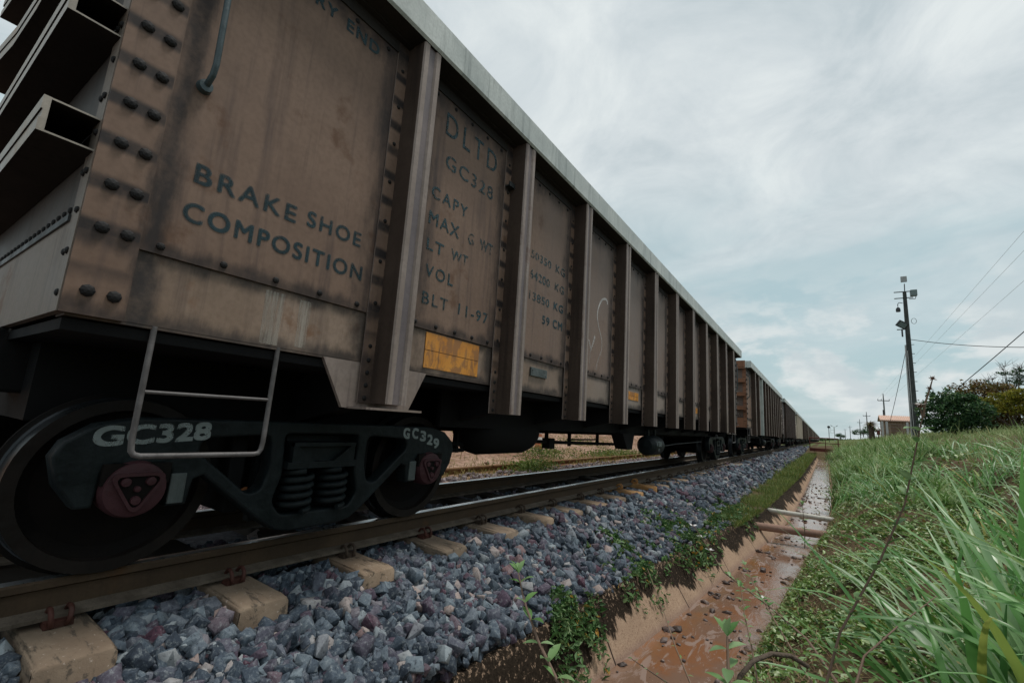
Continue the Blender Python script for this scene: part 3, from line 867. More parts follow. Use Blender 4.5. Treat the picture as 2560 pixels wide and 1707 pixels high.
def make_bogie(parent, yc, name='bogie', lettered=False):
    """three-piece bogie, local frame of the wagon"""
    mb = MB()
    mb.box(-.60, .60, yc - .17, yc + .17, Z(-.32), Z(-.16)); mb.box(-.35, .35, yc - .2, yc + .2, Z(-.17), Z(-.10))
    for sx in (-1, 1):   # bolster end seen in the side-frame window
        x0, x1 = sorted((sx * .60, sx * .735))
        mb.box(*sorted((sx * .50, sx * .555)), yc - .30, yc + .30, Z(-.62), Z(-.14))  # added plate behind the springs, blocks bright ground beyond
        mb.box(x0, x1, yc - .225, yc + .225, Z(-.335), Z(-.30)); mb.box(x0, x1, yc - .2, yc + .2, Z(-.215), Z(-.195))
        xa, xb = sorted((sx * .60, sx * .70)); mb.box(xa, xb, yc - .19, yc + .19, Z(-.30), Z(-.215))
        for s in (-1, 1):
            mb.add([(sx * .70, yc + s * .2, Z(-.195)), (sx * .73, yc + s * .2, Z(-.195)), (sx * .73, yc + s * .06, Z(-.30)), (sx * .70, yc + s * .06, Z(-.30)),
                    (sx * .73, yc + s * .2, Z(-.30)), (sx * .70, yc + s * .2, Z(-.30))], [(0, 1, 2, 3), (1, 4, 2), (0, 3, 5), (0, 5, 4, 1), (3, 2, 4, 5)])
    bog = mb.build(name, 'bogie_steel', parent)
    half = .8785
    for sx in (-1, 1):
        def m(pts): return [(yc + (p[0] - 1.657), Z(p[1])) for p in pts]
        top = [(.60, -.45), (.535, -.36), (.505, -.25), (.53, -.19), (.62, -.122), (.76, -.09), (1.2, -.086)]
        jaw = [(.655, -.45), (.665, -.315), (.70, -.285), (.87, -.285), (.905, -.315), (.905, -.47), (.985, -.47), (1.0, -.36), (1.04, -.345), (1.33, -.585), (1.42, -.648), (1.50, -.665)]
        mir = lambda L: [(3.314 - a, b) for a, b in L]
        outline = top + mir(top)[::-1] + mir(jaw) + jaw[::-1]
        triL = rounded([(1.02, -.175), (1.345, -.155), (1.355, -.33), (1.32, -.44), (1.255, -.45), (1.09, -.31), (1.0, -.24)], .05)
        win = rounded([(1.415, -.150), (1.899, -.150), (1.885, -.36), (1.925, -.50), (1.87, -.575), (1.444, -.575), (1.389, -.50), (1.43, -.36)], .03)
        outs = [m(outline), m(triL), m([(3.314 - a, b) for a, b in triL][::-1]), m(win)]
        xo = sorted((sx * .60, sx * .705))
        plate_with_holes('side_frame', outs, xo[0], xo[1], 'bogie_steel', bog, .012)
        for s in (-1, 1):
            # coil spring
            mb = MB(); pts = []
            for k in range(5 * 14 + 1):
                a = k / 14 * 2 * math.pi; pts.append((sx * .655 + .078 * math.cos(a), yc + s * .112 + .078 * math.sin(a), Z(-.565) + .215 * k / 70))
            mb.tube(pts, .0165, 7)
            mb.build('spring', 'bogie_steel', bog, smooth=60)
            # wheel: tread, flange, plate, hub
            ya = yc + s * half; zc = Z(-.384); xs = sx
            prof = [(.05, .53), (.085, .53), (.09, .50), (.27, .47), (.312, .50), (.318, .535), (.366, .535), (.3685, .44), (.376, .432), (.394, .424), (.396, .414), (.385, .405), (.32, .405), (.27, .43), (.05, .43)]
            mb = MB(); mb.lathe([(rr, h * xs) for rr, h in prof], (0, ya, zc), 'x', 56, [0, 0, 0, 0, 1, 1, 2, 2, 0, 0, 0, 0, 0, 0])
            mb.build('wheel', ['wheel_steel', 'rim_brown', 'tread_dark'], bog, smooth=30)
            # bearing adapter and rotating end cap
            mb = MB(); mb.lathe([(.001, .62), (.115, .62), (.118, .70), (.108, .735), (.09, .742), (.001, .742)], (0, ya, zc), 'x', 28)
            mb.v = [(v[0] * sx, v[1], v[2]) for v in mb.v]
            mb.box(*sorted((sx * .61, sx * .725)), ya - .118, ya + .118, zc + .02, zc + .105)
            cap = mb.build('bearing_cap', ['cap_maroon', 'wheel_steel'], bog, smooth=40)
            for p in cap.data.polygons[-6:]: p.material_index = 1
            mb = MB(); q_ = -s; mb.box(*sorted((sx * .700, sx * .714)), *sorted((ya + q_ * .128, ya + q_ * .19)), zc - .075, zc + .055); mb.build('wear_plate', 'number_plate', bog, bevel=.004)
            mb = MB()   # raised triangular locking plate with three bolts
            tri = rounded([(-.108, .070), (.108, .070), (0, -.108)], .05, 5)
            ring = [(ya + a, zc + b) for a, b in tri]; inn = [(ya + a * .80, zc + b * .80) for a, b in tri]
            n = len(ring); vs = [(sx * .743, *p) for p in ring] + [(sx * .756, *p) for p in ring] + [(sx * .756, *p) for p in inn] + [(sx * .745, *p) for p in inn]
            fs = []
            for a in range(3):
                for j in range(n): fs.append((a * n + j, a * n + (j + 1) % n, (a + 1) * n + (j + 1) % n, (a + 1) * n + j))
            mb.add(vs, fs)
            mb.add([(sx * .745, *p) for p in inn], [tuple(range(n))], 1)
            for bx, bz in ((-.043, .034), (.043, .034), (0, -.042), (0, .004)):
                mb.lathe([(.019 if bz != .004 else .013, .744 * sx), (.017 if bz != .004 else .011, .758 * sx), (.0005, .76 * sx)], (0, ya + bx, zc + bz), 'x', 12)
            mb.build('locking_plate', ['cap_maroon', 'wheel_steel'], bog, smooth=40)
    for s in (-1, 1):
        mb = MB(); mb.tube([(-.6, yc + s * half, Z(-.384)), (.6, yc + s * half, Z(-.384))], .062, 14)
        mb.build('axle', 'wheel_steel', bog, smooth=40)
    # brake beams as oversized plates, added to block bright ground behind
    for q in (-1, 1):
        mb = MB(); mb.box(-.56, .56, *sorted((yc + q * .36, yc + q * .44)), Z(-.56), Z(-.12)); mb.build('brake_beam_blocker', 'underframe', bog, bevel=.01)
    if lettered:
        text_mesh('lettering', 'GC328', .612 - Y0, 1.04 - Y0, Z(-.212), Z(-.128), .7075, 'bogie_white', bog, 1.0, .03, .05)
        # second number runs downhill along the curved frame end
        for k, (ch, y, z) in enumerate((('G', 2.262, -.168), ('C', 2.345, -.168), ('3', 2.425, -.187), ('2', 2.50, -.212), ('9', 2.57, -.24))):
            text_mesh('lettering', ch, y - Y0, y - Y0 + .06, Z(z), Z(z) + .075, .7075, 'bogie_white', bog, 1, -.008, .05)
    return bog


def make_wagon():
    root = empty('ore_wagon', (XC, Y0, RT))
    xp = 1.025                                  # outer face of the side sheets
    zb, zs, zt = Z(.268), Z(.545), Z(2.30)
    ypost = POSTS
    # ---- side sheets (camera side and far side)
    panels = {}
    for sx in (1, -1):
        mb = MB()
        mb.box(*sorted((sx * (xp - .006), sx * xp)), .02, LW - .02, zs, zt + .02, 0)
        mb.box(*sorted((sx * (xp - .022), sx * (xp - .012))), .02, LW - .02, zb, zs + .05, 1)
        mb.box(*sorted((sx * (xp - .12), sx * (xp - .013))), .02, LW - .02, zb - .012, zb - .001, 1)     # bottom flange
        mb.box(*sorted((sx * (xp + .001), sx * (xp + .045))), .02, LW - .02, zt - .012, zt - .0, 3); mb.box(*sorted((sx * (xp + .001), sx * (xp + .009))), .18, LW - .18, zt - .085, zt - .012, 3)      # angle under the top chord
        bounds = [.18] + ypost + [LW - .18]
        for i in range(12):
            a = bounds[i] + (.0 if i == 0 else .22); b = bounds[i + 1] - (.10 if i < 11 else .0)
            n = 5 if i not in (0, 11) else 5
            for k in range(n):
                y = a + .06 + (b - a - .12) * k / (n - 1)
                mb.rivet((sx * xp, y, zs + .032), (sx, 0, 0), .0155, 2)
                mb.rivet((sx * (xp + .0), y, zt - .115), (sx, 0, 0), .0145, 2)
        panels[sx] = mb.build('side_panel', ['wagon_side', 'wagon_sill', 'rivet_dark', 'underchord_shade'], root)
        # ---- top chord: deep pale bulb section overhanging the posts
        mb = MB()
        prof = [(sx * (xp - .05), Z(2.30)), (sx * 1.18, Z(2.30)), (sx * 1.195, Z(2.315)), (sx * 1.195, Z(2.515)), (sx * 1.18, Z(2.535)), (sx * (xp - .05), Z(2.535))]
        mb.extrude(prof, 'y', .0, LW)
        o = mb.build('top_chord', ['chord_paint', 'underchord_shade'], root)
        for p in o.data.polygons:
            if p.normal.z < -.9: p.material_index = 1  # shade painted on the underside of the chord
    # ---- posts: riveted hat section
    def post_bm(sx):
        mb = MB(); d = 1.175 - xp; g = .0
        outer = [(-.088, 0), (-.088, .008), (-.008, .008), (-.008, d - .01), (.0, d), (.034, d), (.044, d - .012), (.090, d - .012), (.10, d), (.134, d), (.142, d - .01), (.142, .008), (.222, .008), (.222, 0)]
        mb.extrude([(sx * (xp + .0015 + v), u) for u, v in outer], 'z', Z(.043), Z(2.298), 0)
        for k in range(8): mb.rivet((sx * (xp + .0095), -.045, Z(.36 + .25 * k)), (sx, 0, 0), .0125, 4)
        for k in range(4): mb.rivet((sx * (xp + .0095), -.045, Z(.07 + .07 * k)), (sx, 0, 0), .0135, 4)
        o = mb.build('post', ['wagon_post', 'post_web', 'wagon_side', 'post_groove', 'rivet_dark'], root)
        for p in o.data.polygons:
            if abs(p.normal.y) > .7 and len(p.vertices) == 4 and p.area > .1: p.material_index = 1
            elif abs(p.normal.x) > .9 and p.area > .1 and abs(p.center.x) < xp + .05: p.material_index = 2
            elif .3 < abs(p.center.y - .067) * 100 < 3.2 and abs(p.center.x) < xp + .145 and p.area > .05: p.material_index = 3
            elif abs(p.normal.x) > .9 and p.area > .05 and abs(p.center.y - .067) < .02: p.material_index = 3
        return o
    for sx in (1, -1):
        o = post_bm(sx)
        for i, y in enumerate(ypost):
            q = o if i == 0 else o.copy()
            if i: COL.objects.link(q); q.parent = root
            q.location = (0, y, 0)
    # ---- gusset plates at the bolsters
    for sx in (1, -1):
        for yp in (ypost[0], ypost[-1]):
            c = yp + .067 + .0
            mb = MB(); pts = [(c - .38, Z(.262)), (c - .235, Z(.012)), (c + .235, Z(.012)), (c + .365, Z(.262))]
            mb.extrude(pts, 'x', *sorted((sx * (xp - .03), sx * (xp - .008))))
            mb.box(*sorted((sx * (xp - .03), sx * 1.172)), c - .2, c + .2, Z(.008), Z(.02))
            mb.build('gusset_plate', 'wagon_post', root)
    # ---- corner plates with two rivet columns
    for sx in (1, -1):
        for e in (0, 1):
            mb = MB(); ya, yb = (0., .175) if e == 0 else (LW - .175, LW)
            mb.box(*sorted((sx * (xp - .03), sx * (xp + .009))), ya, yb, zb - .004, zt - .02, 0)
            for k in range(13):
                zz = Z(.345) if k == 0 else Z(.578 + .1645 * (k - 1))
                for yy in ((.06, .134) if e == 0 else (LW - .06, LW - .134)):
                    mb.rivet((sx * (xp + .009), yy, zz + (.004 if yy == .06 else 0)), (sx, 0, 0), .0225, 1)
            mb.build('corner_plate', ['wagon_side', 'rivet_dark'], root)
    # ---- ends: sheet, riveted seams, sill, open channel stiffeners, grab rungs
    for e in (0, 1):
        sy = -1 if e == 0 else 1; ye = 0. if e == 0 else LW
        def yy(a, b): return sorted((ye + sy * a, ye + sy * b))
        mb = MB(); mb.box(-xp + .012, xp - .012, *yy(-.02, -.008), zb, zt, 0)
        mb.box(-xp + .0, xp - .0, *yy(-.02, .004), zb - .003, Z(.62), 1)                # pale end sill
        mb.box(-xp + .0, xp - .10, *yy(.004, .012), Z(.60), Z(.625), 2)
        for sx in (1, -1): mb.box(*sorted((sx * (xp - .11), sx * (xp - .004))), *yy(-.018, .002), Z(.62), zt, 1)
        for k in range(24): mb.rivet((-xp + .14 + k * .078, ye + sy * -.008, Z(.665)), (0, sy, 0), .0135, 3)
        for sx in (1, -1):
            for k in range(14):
                mb.rivet((sx * (xp - .035), ye + sy * .003, Z(.33 + .15 * k)), (0, sy, 0), .0135, 3)
                if k % 2: mb.rivet((sx * (xp - .075), ye + sy * .003, Z(.33 + .15 * k)), (0, sy, 0), .0135, 3)
        ep = mb.build('end_panel', ['end_panel_grey', 'end_sill', 'dark_metal', 'rivet_dark'], root)
        for k in range(4):
            z0 = Z(.851 + .468 * k); z1 = z0 + .128
            mb = MB(); X0, X1 = -xp + .03, xp - .02
            XS = [X1, .1, -.35, -.7, X0]; DD = [.138] * 5 if k < 2 else [.138, .138, .15, .175, .19]          # the web bows out towards the middle
            for i in range(4):
                for zz0, zz1, t0, t1 in ((z0, z1, -.008, .007), (z0, z0 + .045, .006, .012), (z1 - .05, z1, .006, .012)):
                    A = [(XS[i], ye + sy * (DD[i] + t0)), (XS[i], ye + sy * (DD[i] + t1)), (XS[i + 1], ye + sy * (DD[i + 1] + t1)), (XS[i + 1], ye + sy * (DD[i + 1] + t0))]
                    mb.extrude(A, 'z', zz0, zz1)
                A = [(XS[i], ye - sy * .006), (XS[i], ye + sy * DD[i]), (XS[i + 1], ye + sy * DD[i + 1]), (XS[i + 1], ye - sy * .006)]
                mb.extrude(A, 'z', z0 + .0005, z0 + .007); mb.extrude(A, 'z', z1 - .007, z1 - .0005)
            o = mb.build('end_rib', ['rib_grey', 'rib_shade'], root)
            for p in o.data.polygons:
                if abs(p.normal.y) < .3: p.material_index = 1 if abs(p.normal.x) < .5 else 0  # rib tops and undersides painted as if in shade
        mb = MB(); mb.box(-xp, xp, *yy(-.03, .10), zt - .01, Z(2.535)); mb.build('end_chord', 'chord_paint', root)
        mb = MB()
        for k in range(6):
            z0 = Z(.30 + .33 * k); mb.tube([(xp - .38, ye + sy * .0, z0), (xp - .38, ye + sy * .19, z0), (xp + .02, ye + sy * .19, z0), (xp + .02, ye + sy * .0, z0)], .011, 6)
        if e == 1: mb.build('end_ladder', 'stirrup_steel', root, smooth=50)
        # coupler and draw box
        mb = MB(); mb.box(-.16, .16, *yy(-.3, .12), Z(-.02), Z(.26)); mb.box(-.075, .075, *yy(.12, .72), Z(.03), Z(.17)); mb.box(-.13, .13, *yy(.72, 1.08), Z(-.02), Z(.22))
        mb.build('coupler', 'underframe', root, bevel=.015)
    # ---- grab iron and stirrup steps on the camera side, both ends mirrored
    for e in (0, 1):
        q = (lambda y: y) if e == 0 else (lambda y: LW - y)
        a = .645 - Y0
        mb = MB(); mb.tube([(xp + .0, q(a), Z(1.30)), (xp + .03, q(a + .001), Z(1.302)), (xp + .062, q(a + .003), Z(1.33)), (xp + .075, q(a + .004), Z(1.375)), (xp + .075, q(a), Z(1.70)), (xp + .075, q(a), Z(1.98)), (xp + .05, q(a), Z(2.04)), (xp, q(a), Z(2.06))], .0125, 10)
        mb.lathe([(.001, xp + .03), (.026, xp + .028), (.03, xp + .001)], (0, q(a), Z(1.295)), 'x', 12)
        mb.build('grab_iron', 'handle_blue', root, smooth=50)
        mb = MB(); y0, y1 = .648 - Y0, 1.134 - Y0
        path = [(y0, .268), (y0, -.16), (y0 + .004, -.20), (y0 + .014, -.214), (y0 + .035, -.22), (y1 - .035, -.222), (y1 - .014, -.218), (y1 - .004, -.20), (y1, -.165), (y1 + .003, .268)]
        mb.tube([(xp - .02, q(y), Z(z)) for y, z in path], .0108, 10); mb.tube([(xp - .02, q(y0), Z(.018)), (xp - .02, q(y1), Z(.022))], .0072, 8)
        mb.build('stirrup_step', 'stirrup_steel', root, smooth=50)
    # ---- underframe
    mb = MB(); mb.box(-.32, .32, .1, LW - .1, Z(-.13), zb); mb.box(-xp + .03, xp - .03, .02, LW - .02, zb - .06, zb - .02)
    for y in ypost:
        for sx in (1, -1):
            mb.add([(sx * .32, y, Z(-.1)), (sx * (xp - .02), y, Z(.05)), (sx * (xp - .02), y, zb), (sx * .32, y, zb), (sx * .32, y + .1, Z(-.1)), (sx * (xp - .02), y + .1, Z(.05)), (sx * (xp - .02), y + .1, zb), (sx * .32, y + .1, zb)],
                   [(0, 1, 2, 3), (7, 6, 5, 4), (0, 4, 5, 1), (1, 5, 6, 2)])
    for sx in (1, -1): mb.box(*sorted((sx * .62, sx * .66)), 2.3, LW - 2.3, Z(-.085), zb)
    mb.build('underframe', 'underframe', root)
    mb = MB(); mb.box(-xp + .03, xp - .03, .03, LW - .03, zb + .0, zb + .02); mb.build('floor', 'underframe', root)
    # ---- brake gear under the middle
    mb = MB(); R, y0, y1 = .235, 3.22 - Y0, 4.36 - Y0
    mb.lathe([(.001, y0), (R * .6, y0 + .03), (R * .9, y0 + .12), (R, y0 + .22), (R, y1 - .22), (R * .9, y1 - .12), (R * .6, y1 - .03), (.001, y1)], (.43, 0, Z(-.10)), 'y', 24)
    mb.build('air_reservoir', 'underframe', root, smooth=40)
    mb = MB(); mb.tube([(.40, 3.3, Z(-.20)), (.42, 5.0, Z(-.235)), (.42, 7.2, Z(-.275))], .021, 8); mb.tube([(.35, 5.1, Z(-.2)), (.35, 6.0, Z(-.2))], .012, 6)
    for y in (4.45, 5.05, 5.95, 7.05): mb.box(.38, .42, y - .012, y + .012, Z(-.28), Z(-.08))
    mb.box(.36, .46, 4.42, 4.55, Z(-.30), Z(-.18)); mb.box(.36, .46, 6.75, 6.95, Z(-.33), Z(-.22))
    mb.tube([(.42, 2.35, Z(-.22)), (.42, 2.9, Z(-.24))], .018, 8); mb.tube([(.42, 2.35, Z(-.3)), (.42, 2.9, Z(-.29))], .018, 8)
    for y in (2.45, 2.78): mb.box(.39, .44, y, y + .03, Z(-.31), Z(-.1))
    mb.build('brake_rigging', 'underframe', root)
    mb = MB(); c = (.72, 0, Z(-.265)); y0, y1 = 7.12, 7.80; R = .16
    mb.lathe([(.001, y0), (R * .7, y0 + .02), (R, y0 + .10), (R, y1 - .10), (R * .7, y1 - .02), (.001, y1)], c, 'y', 24)
    mb.box(.70, .74, 7.25, 7.3, Z(-.2), Z(.0)); mb.box(.70, .74, 7.6, 7.65, Z(-.2), Z(.0))
    mb.tube([(.72, 7.75, Z(-.30)), (.75, 8.9, Z(-.25)), (.75, 11.2, Z(-.21))], .012, 6)
    bc = mb.build('brake_cylinder', 'bogie_steel', root, smooth=40)
    text_mesh('lettering', 'V38', 7.24, 7.52, Z(-.27), Z(-.185), .8805, 'bogie_white', bc, 1.1, 0, .03); text_mesh('lettering', 'W', 7.33, 7.42, Z(-.36), Z(-.30), .8805, 'bogie_white', bc)
    mb = MB(); mb.extrude([(5.95, Z(-.08)), (6.45, Z(-.08)), (6.35, Z(-.31)), (6.15, Z(-.31))], 'x', .6, .78); mb.build('lever_bracket', 'underframe', root)
    # ---- bogies
    make_bogie(root, 1.657 - Y0, lettered=True)
    make_bogie(root, LW - (1.657 - Y0))
    # ---- writing and marks on the camera side
    P = panels[1]; X = xp + .0018
    def T(body, y0, y1, z0, z1, mat='stencil_teal', sp=1.0, bold=.035): text_mesh('lettering', body, y0 - Y0, y1 - Y0, Z(z0), Z(z1), X, mat, P, sp, 0, bold)
    T('BRAKE', .672, 1.118, .880, .968, sp=1.22); T('SHOE', 1.173, 1.50, .893, .978, sp=1.22); T('COMPOSITION', .657, 1.533, .708, .795, sp=1.2)
    T('RY', 1.045, 1.175, 2.078, 2.15, mat='stencil_solid', sp=1.2); T('END', 1.235, 1.46, 2.080, 2.155, mat='stencil_solid', sp=1.2)
    T('DLTD', 2.07, 2.675, 1.945, 2.115, 'stencil_worn', 1.35, .006); T('GC328', 2.10, 2.655, 1.705, 1.812, 'stencil_faded', 1.2, .02)
    T('CAPY', 1.997, 2.37, 1.438, 1.525, sp=1.3, mat='stencil_worn', bold=.022); T('MAX', 1.993, 2.30, 1.25, 1.343, sp=1.2, mat='stencil_worn', bold=.022); T('G', 2.40, 2.47, 1.256, 1.345, 'stencil_faded'); T('WT', 2.54, 2.706, 1.26, 1.352, 'stencil_faded', 1.15)
    T('LT', 1.998, 2.16, 1.07, 1.152, sp=1.2, mat='stencil_worn', bold=.022); T('WT', 2.235, 2.42, 1.08, 1.16, 'stencil_faded', 1.1)
    T('VOL', 2.008, 2.28, .89, .975, sp=1.3, mat='stencil_worn', bold=.022); T('BLT', 2.003, 2.25, .706, .788, sp=1.25, mat='stencil_worn', bold=.022); T('11-97', 2.36, 2.707, .712, .795, sp=1.25, mat='stencil_worn', bold=.022)
    T('50350', 3.27, 3.64, 1.45, 1.528, 'stencil_faded', 1.1); T('KG', 3.73, 3.925, 1.452, 1.535, 'stencil_faded', 1.2)
    T('64200', 3.27, 3.63, 1.262, 1.345, 'stencil_faded', 1.1); T('KG', 3.73, 3.92, 1.266, 1.35, 'stencil_faded', 1.2)
    T('13850', 3.275, 3.64, 1.068, 1.148, 'stencil_faded', 1.1); T('KG', 3.725, 3.92, 1.075, 1.155, 'stencil_teal', 1.2)
    T('59', 3.522, 3.66, .893, .975, sp=1.2); T('CM', 3.725, 3.915, .897, .982, sp=1.2)
    def mark(path, w0, w1):
        mb = MB(); n = len(path); L, Rr = [], []
        P3 = [Vector((0, a - Y0, Z(b))) for a, b in path]
        pts = []
        for i in range(n - 1):
            for k in range(6):
                t = k / 6; p0, p1, p2, p3 = P3[max(i - 1, 0)], P3[i], P3[i + 1], P3[min(i + 2, n - 1)]
                pts.append(.5 * ((2 * p1) + (p2 - p0) * t + (2 * p0 - 5 * p1 + 4 * p2 - p3) * t * t + (3 * p1 - p0 - 3 * p2 + p3) * t ** 3))
        pts.append(P3[-1]); vs = []; m = len(pts)
        for i, p in enumerate(pts):
            d = (pts[min(i + 1, m - 1)] - pts[max(i - 1, 0)]).normalized(); nrm = Vector((0, -d.z, d.y)); w = (w0 + (w1 - w0) * i / m) / 2
            vs += [(X, p.y + nrm.y * w, p.z + nrm.z * w), (X, p.y - nrm.y * w, p.z - nrm.z * w)]
        mb.add(vs, [(2 * i, 2 * i + 1, 2 * i + 3, 2 * i + 2) for i in range(m - 1)])
        mb.build('chalk_mark', 'chalk_white', P, fix=False)
    mark([(5.05, 1.455), (5.035, 1.495), (4.97, 1.505), (4.87, 1.46), (4.79, 1.36), (4.76, 1.25), (4.80, 1.14), (4.885, 1.03), (4.915, .93), (4.88, .83), (4.81, .73), (4.77, .62)], .03, .014)
    mark([(4.71, 1.0), (4.66, .90), (4.615, .835), (4.575, .90), (4.545, .93)], .035, .02)
    mark([(4.61, .84), (4.59, .75), (4.585, .64)], .012, .008)
    # orange reflector plates
    def plate(y0, y1, z0, z1):
        mb = MB(); ym, zm = (y0 + y1) / 2, (z0 + z1) / 2
        mb.box(xp - .0115, xp - .006, y0 - ym, y1 - ym, .002, z1 - zm); mb.box(xp - .0115, xp - .007, y0 - ym, y1 - ym, z0 - zm, -.002)
        mb.build('reflector_plate', 'reflector_orange', P, loc=(0, ym - Y0, Z(zm)))
    plate(2.082, 2.64, .30, .532); plate(5.865, 6.26, .372, .48); plate(9.62, 9.94, .374, .485)
    mb = MB(); mb.box(xp - .0115, xp + .006, 3.375 - Y0, 3.66 - Y0, Z(.398), Z(.474)); mb.rivet((xp + .006, 3.40 - Y0, Z(.45)), (1, 0, 0), .008); mb.rivet((xp + .006, 3.63 - Y0, Z(.42)), (1, 0, 0), .008)
    mb.build('number_plate', 'number_plate', P, bevel=.004)
    # lime runs down the sill
    def run(y0, y1, z0, z1):
        mb = MB(); mb.add([(xp - .0108, y0 - Y0, Z(z0)), (xp - .0108, y1 - Y0, Z(z0)), (xp - .0108, y1 + .004 - Y0, Z(z1)), (xp - .0108, y0 - .004 - Y0, Z(z1))], [(0, 1, 2, 3)])
        mb.build('paint_run', 'whitewash', P)
    run(1.04, 1.125, .275, .525); run(1.21, 1.265, .285, .52)
    # small lamp bracket on the third post
    mb = MB(); mb.box(xp, xp + .05, 2.80 - Y0, 2.93 - Y0, Z(1.90), Z(1.912)); mb.box(xp + .045, xp + .055, 2.80 - Y0, 2.93 - Y0, Z(1.90), Z(1.94)); mb.build('hook_bracket', 'dark_metal', root)
    return root


WAG = make_wagon()
tag(WAG, 'brown ore wagon closest to the camera, stencilled BRAKE SHOE COMPOSITION and GC328', 'wagon', 'ore wagons of the train')
SKIP = ('lettering', 'chalk_mark', 'reflector_plate', 'number_plate', 'paint_run', 'hook_bracket')
PITCH = 17.0


def recolour(o, a, b):
    for ch in o.children_recursive:
        for s in ch.material_slots:
            if s.material and s.material.name == a: s.link = 'OBJECT'; s.material = MATS[b]


def make_train():
    labs = ['second ore wagon, rust brown ribs on its end wall and a 5 above',
            'dull purplish brown ore wagon between the 5 wagon and the pale wagon',
            'pale sand coloured wagon far down the train', 'dark brown wagon just beyond the pale sand coloured one',
            'brown wagon second beyond the pale sand coloured one']
    for i in range(1, 6):
        w = copy_tree(WAG, None, SKIP); w.location.y = Y0 + PITCH * i; w.name = 'ore_wagon'
        tag(w, labs[i - 1], 'wagon', 'ore wagons of the train')
        if i == 1:
            recolour(w, 'rib_grey', 'end_brown'); recolour(w, 'end_sill', 'end_brown'); recolour(w, 'end_panel_grey', 'wagon_dull'); recolour(w, 'rib_shade', 'wagon_dull')
            posts = [c for c in w.children if c.name.startswith('post') and c.data == [k for k in WAG.children if k.name == 'post'][0].data]
            posts.sort(key=lambda c: c.location.y)
            for s in posts[2].material_slots: s.link = 'OBJECT'; s.material = MATS['chord_paint']
            mb = MB(); mb.box(.30, 1.02, -.160, -.150, Z(2.31), Z(2.53)); pl = mb.build('end_sign', 'end_brown', w)
            t = text_mesh('lettering', '5', -.08, .08, Z(2.35), Z(2.50), 0, 'stencil_teal', w)
            for v in t.data.vertices: v.co = Vector((.72 + v.co.y, -.1625, v.co.z))
        if i == 2: recolour(w, 'wagon_side', 'wagon_purple'); recolour(w, 'wagon_post', 'wagon_purple'); recolour(w, 'wagon_sill', 'wagon_purple')
        if i == 3:
            for a in ('wagon_side', 'wagon_post', 'wagon_sill', 'post_web'): recolour(w, a, 'wagon_pale')
        if i == 4:
            for a in ('wagon_side', 'wagon_post', 'wagon_sill'): recolour(w, a, 'wagon_dull')
    # the rest of the train: one joined mesh, too small to show its parts
    dg = []
    bm = bmesh.new(); mats = []
    def gather(o, M):
        if o.type == 'MESH' and o.name.split('.')[0] in ('side_panel', 'top_chord', 'post', 'end_panel', 'end_chord', 'underframe', 'wheel', 'side_frame', 'corner_plate'):
            me = o.data.copy(); me.transform(M)
            remap = []
            for s in me.materials:
                if s not in mats: mats.append(s)
                remap.append(mats.index(s))
            for p in me.polygons: p.material_index = remap[p.material_index]
            bm.from_mesh(me); bpy.data.meshes.remove(me)
        for c in o.children: gather(c, M @ c.matrix_local)
    bpy.context.view_layer.update()
    for c in WAG.children: gather(c, c.matrix_local)
    me = bpy.data.meshes.new('far_wagon'); bm.to_mesh(me); bm.free()
    for m in mats: me.materials.append(m)
    for i in range(6, 24):
        o = bpy.data.objects.new('far_wagon', me); COL.objects.link(o); o.location = (XC, Y0 + PITCH * i, RT)
        if i % 3 == 0:
            for s in o.material_slots:
                if s.material.name in ('wagon_side', 'wagon_post', 'wagon_sill'): s.link = 'OBJECT'; s.material = MATS['wagon_dull']
        tag(o, 'far brown wagon in the tail of the train, shrinking towards the horizon', 'wagon', 'wagons in the distant tail of the train')


make_train()


# ------------------------------------------------------------------ vegetation builders
def blades(P, L, W, az, tilt, curl, seg=5, r=None, fold=.35, twist=None):
    """arched grass blades, two quads wide. P (n,3) roots; returns verts, faces"""
    n = len(P); t = np.linspace(0, 1, seg + 1)
    ang = tilt[:, None] + curl[:, None] * t[None] ** 1.4           # angle from vertical
    ds = (L / seg)[:, None]
    hx = np.cumsum(np.sin(ang) * ds, 1) - np.sin(ang[:, :1]) * ds; hz = np.cumsum(np.cos(ang) * ds, 1) - np.cos(ang[:, :1]) * ds
    d = np.stack([np.cos(az), np.sin(az), np.zeros(n)], 1); sd_ = np.stack([-np.sin(az), np.cos(az), np.zeros(n)], 1)
    if twist is not None: sd_ = sd_ * np.cos(twist)[:, None] + np.array([0, 0, 1.0]) * np.sin(twist)[:, None]
    c = P[:, None] + d[:, None] * hx[..., None] + np.array([0, 0, 1.0]) * hz[..., None]
    prof = np.minimum(1, .45 + 2.2 * t) * np.clip((1 - t ** 2.2), .02, 1)
    w = W[:, None] * prof[None] / 2
    nz = np.stack([-np.cos(ang), np.sin(ang)], -1)                 # upward side normal in (h,z)
    up = d[:, None] * nz[..., :1] + np.array([0, 0, 1.0]) * nz[..., 1:]
    l = c - sd_[:, None] * w[..., None] + up * (w * fold)[..., None]; rr = c + sd_[:, None] * w[..., None] + up * (w * fold)[..., None]
    V = np.stack([l, c, rr], 2).reshape(-1, 3)
    k = 3 * (seg + 1); b = (np.arange(n) * k)[:, None]
    F = []
    for i in range(seg):
        a = i * 3
        F.append(np.stack([b + a, b + a + 1, b + a + 4, b + a + 3], -1)); F.append(np.stack([b + a + 1, b + a + 2, b + a + 5, b + a + 4], -1))
    return V, np.concatenate(F, 1).reshape(-1, 4)


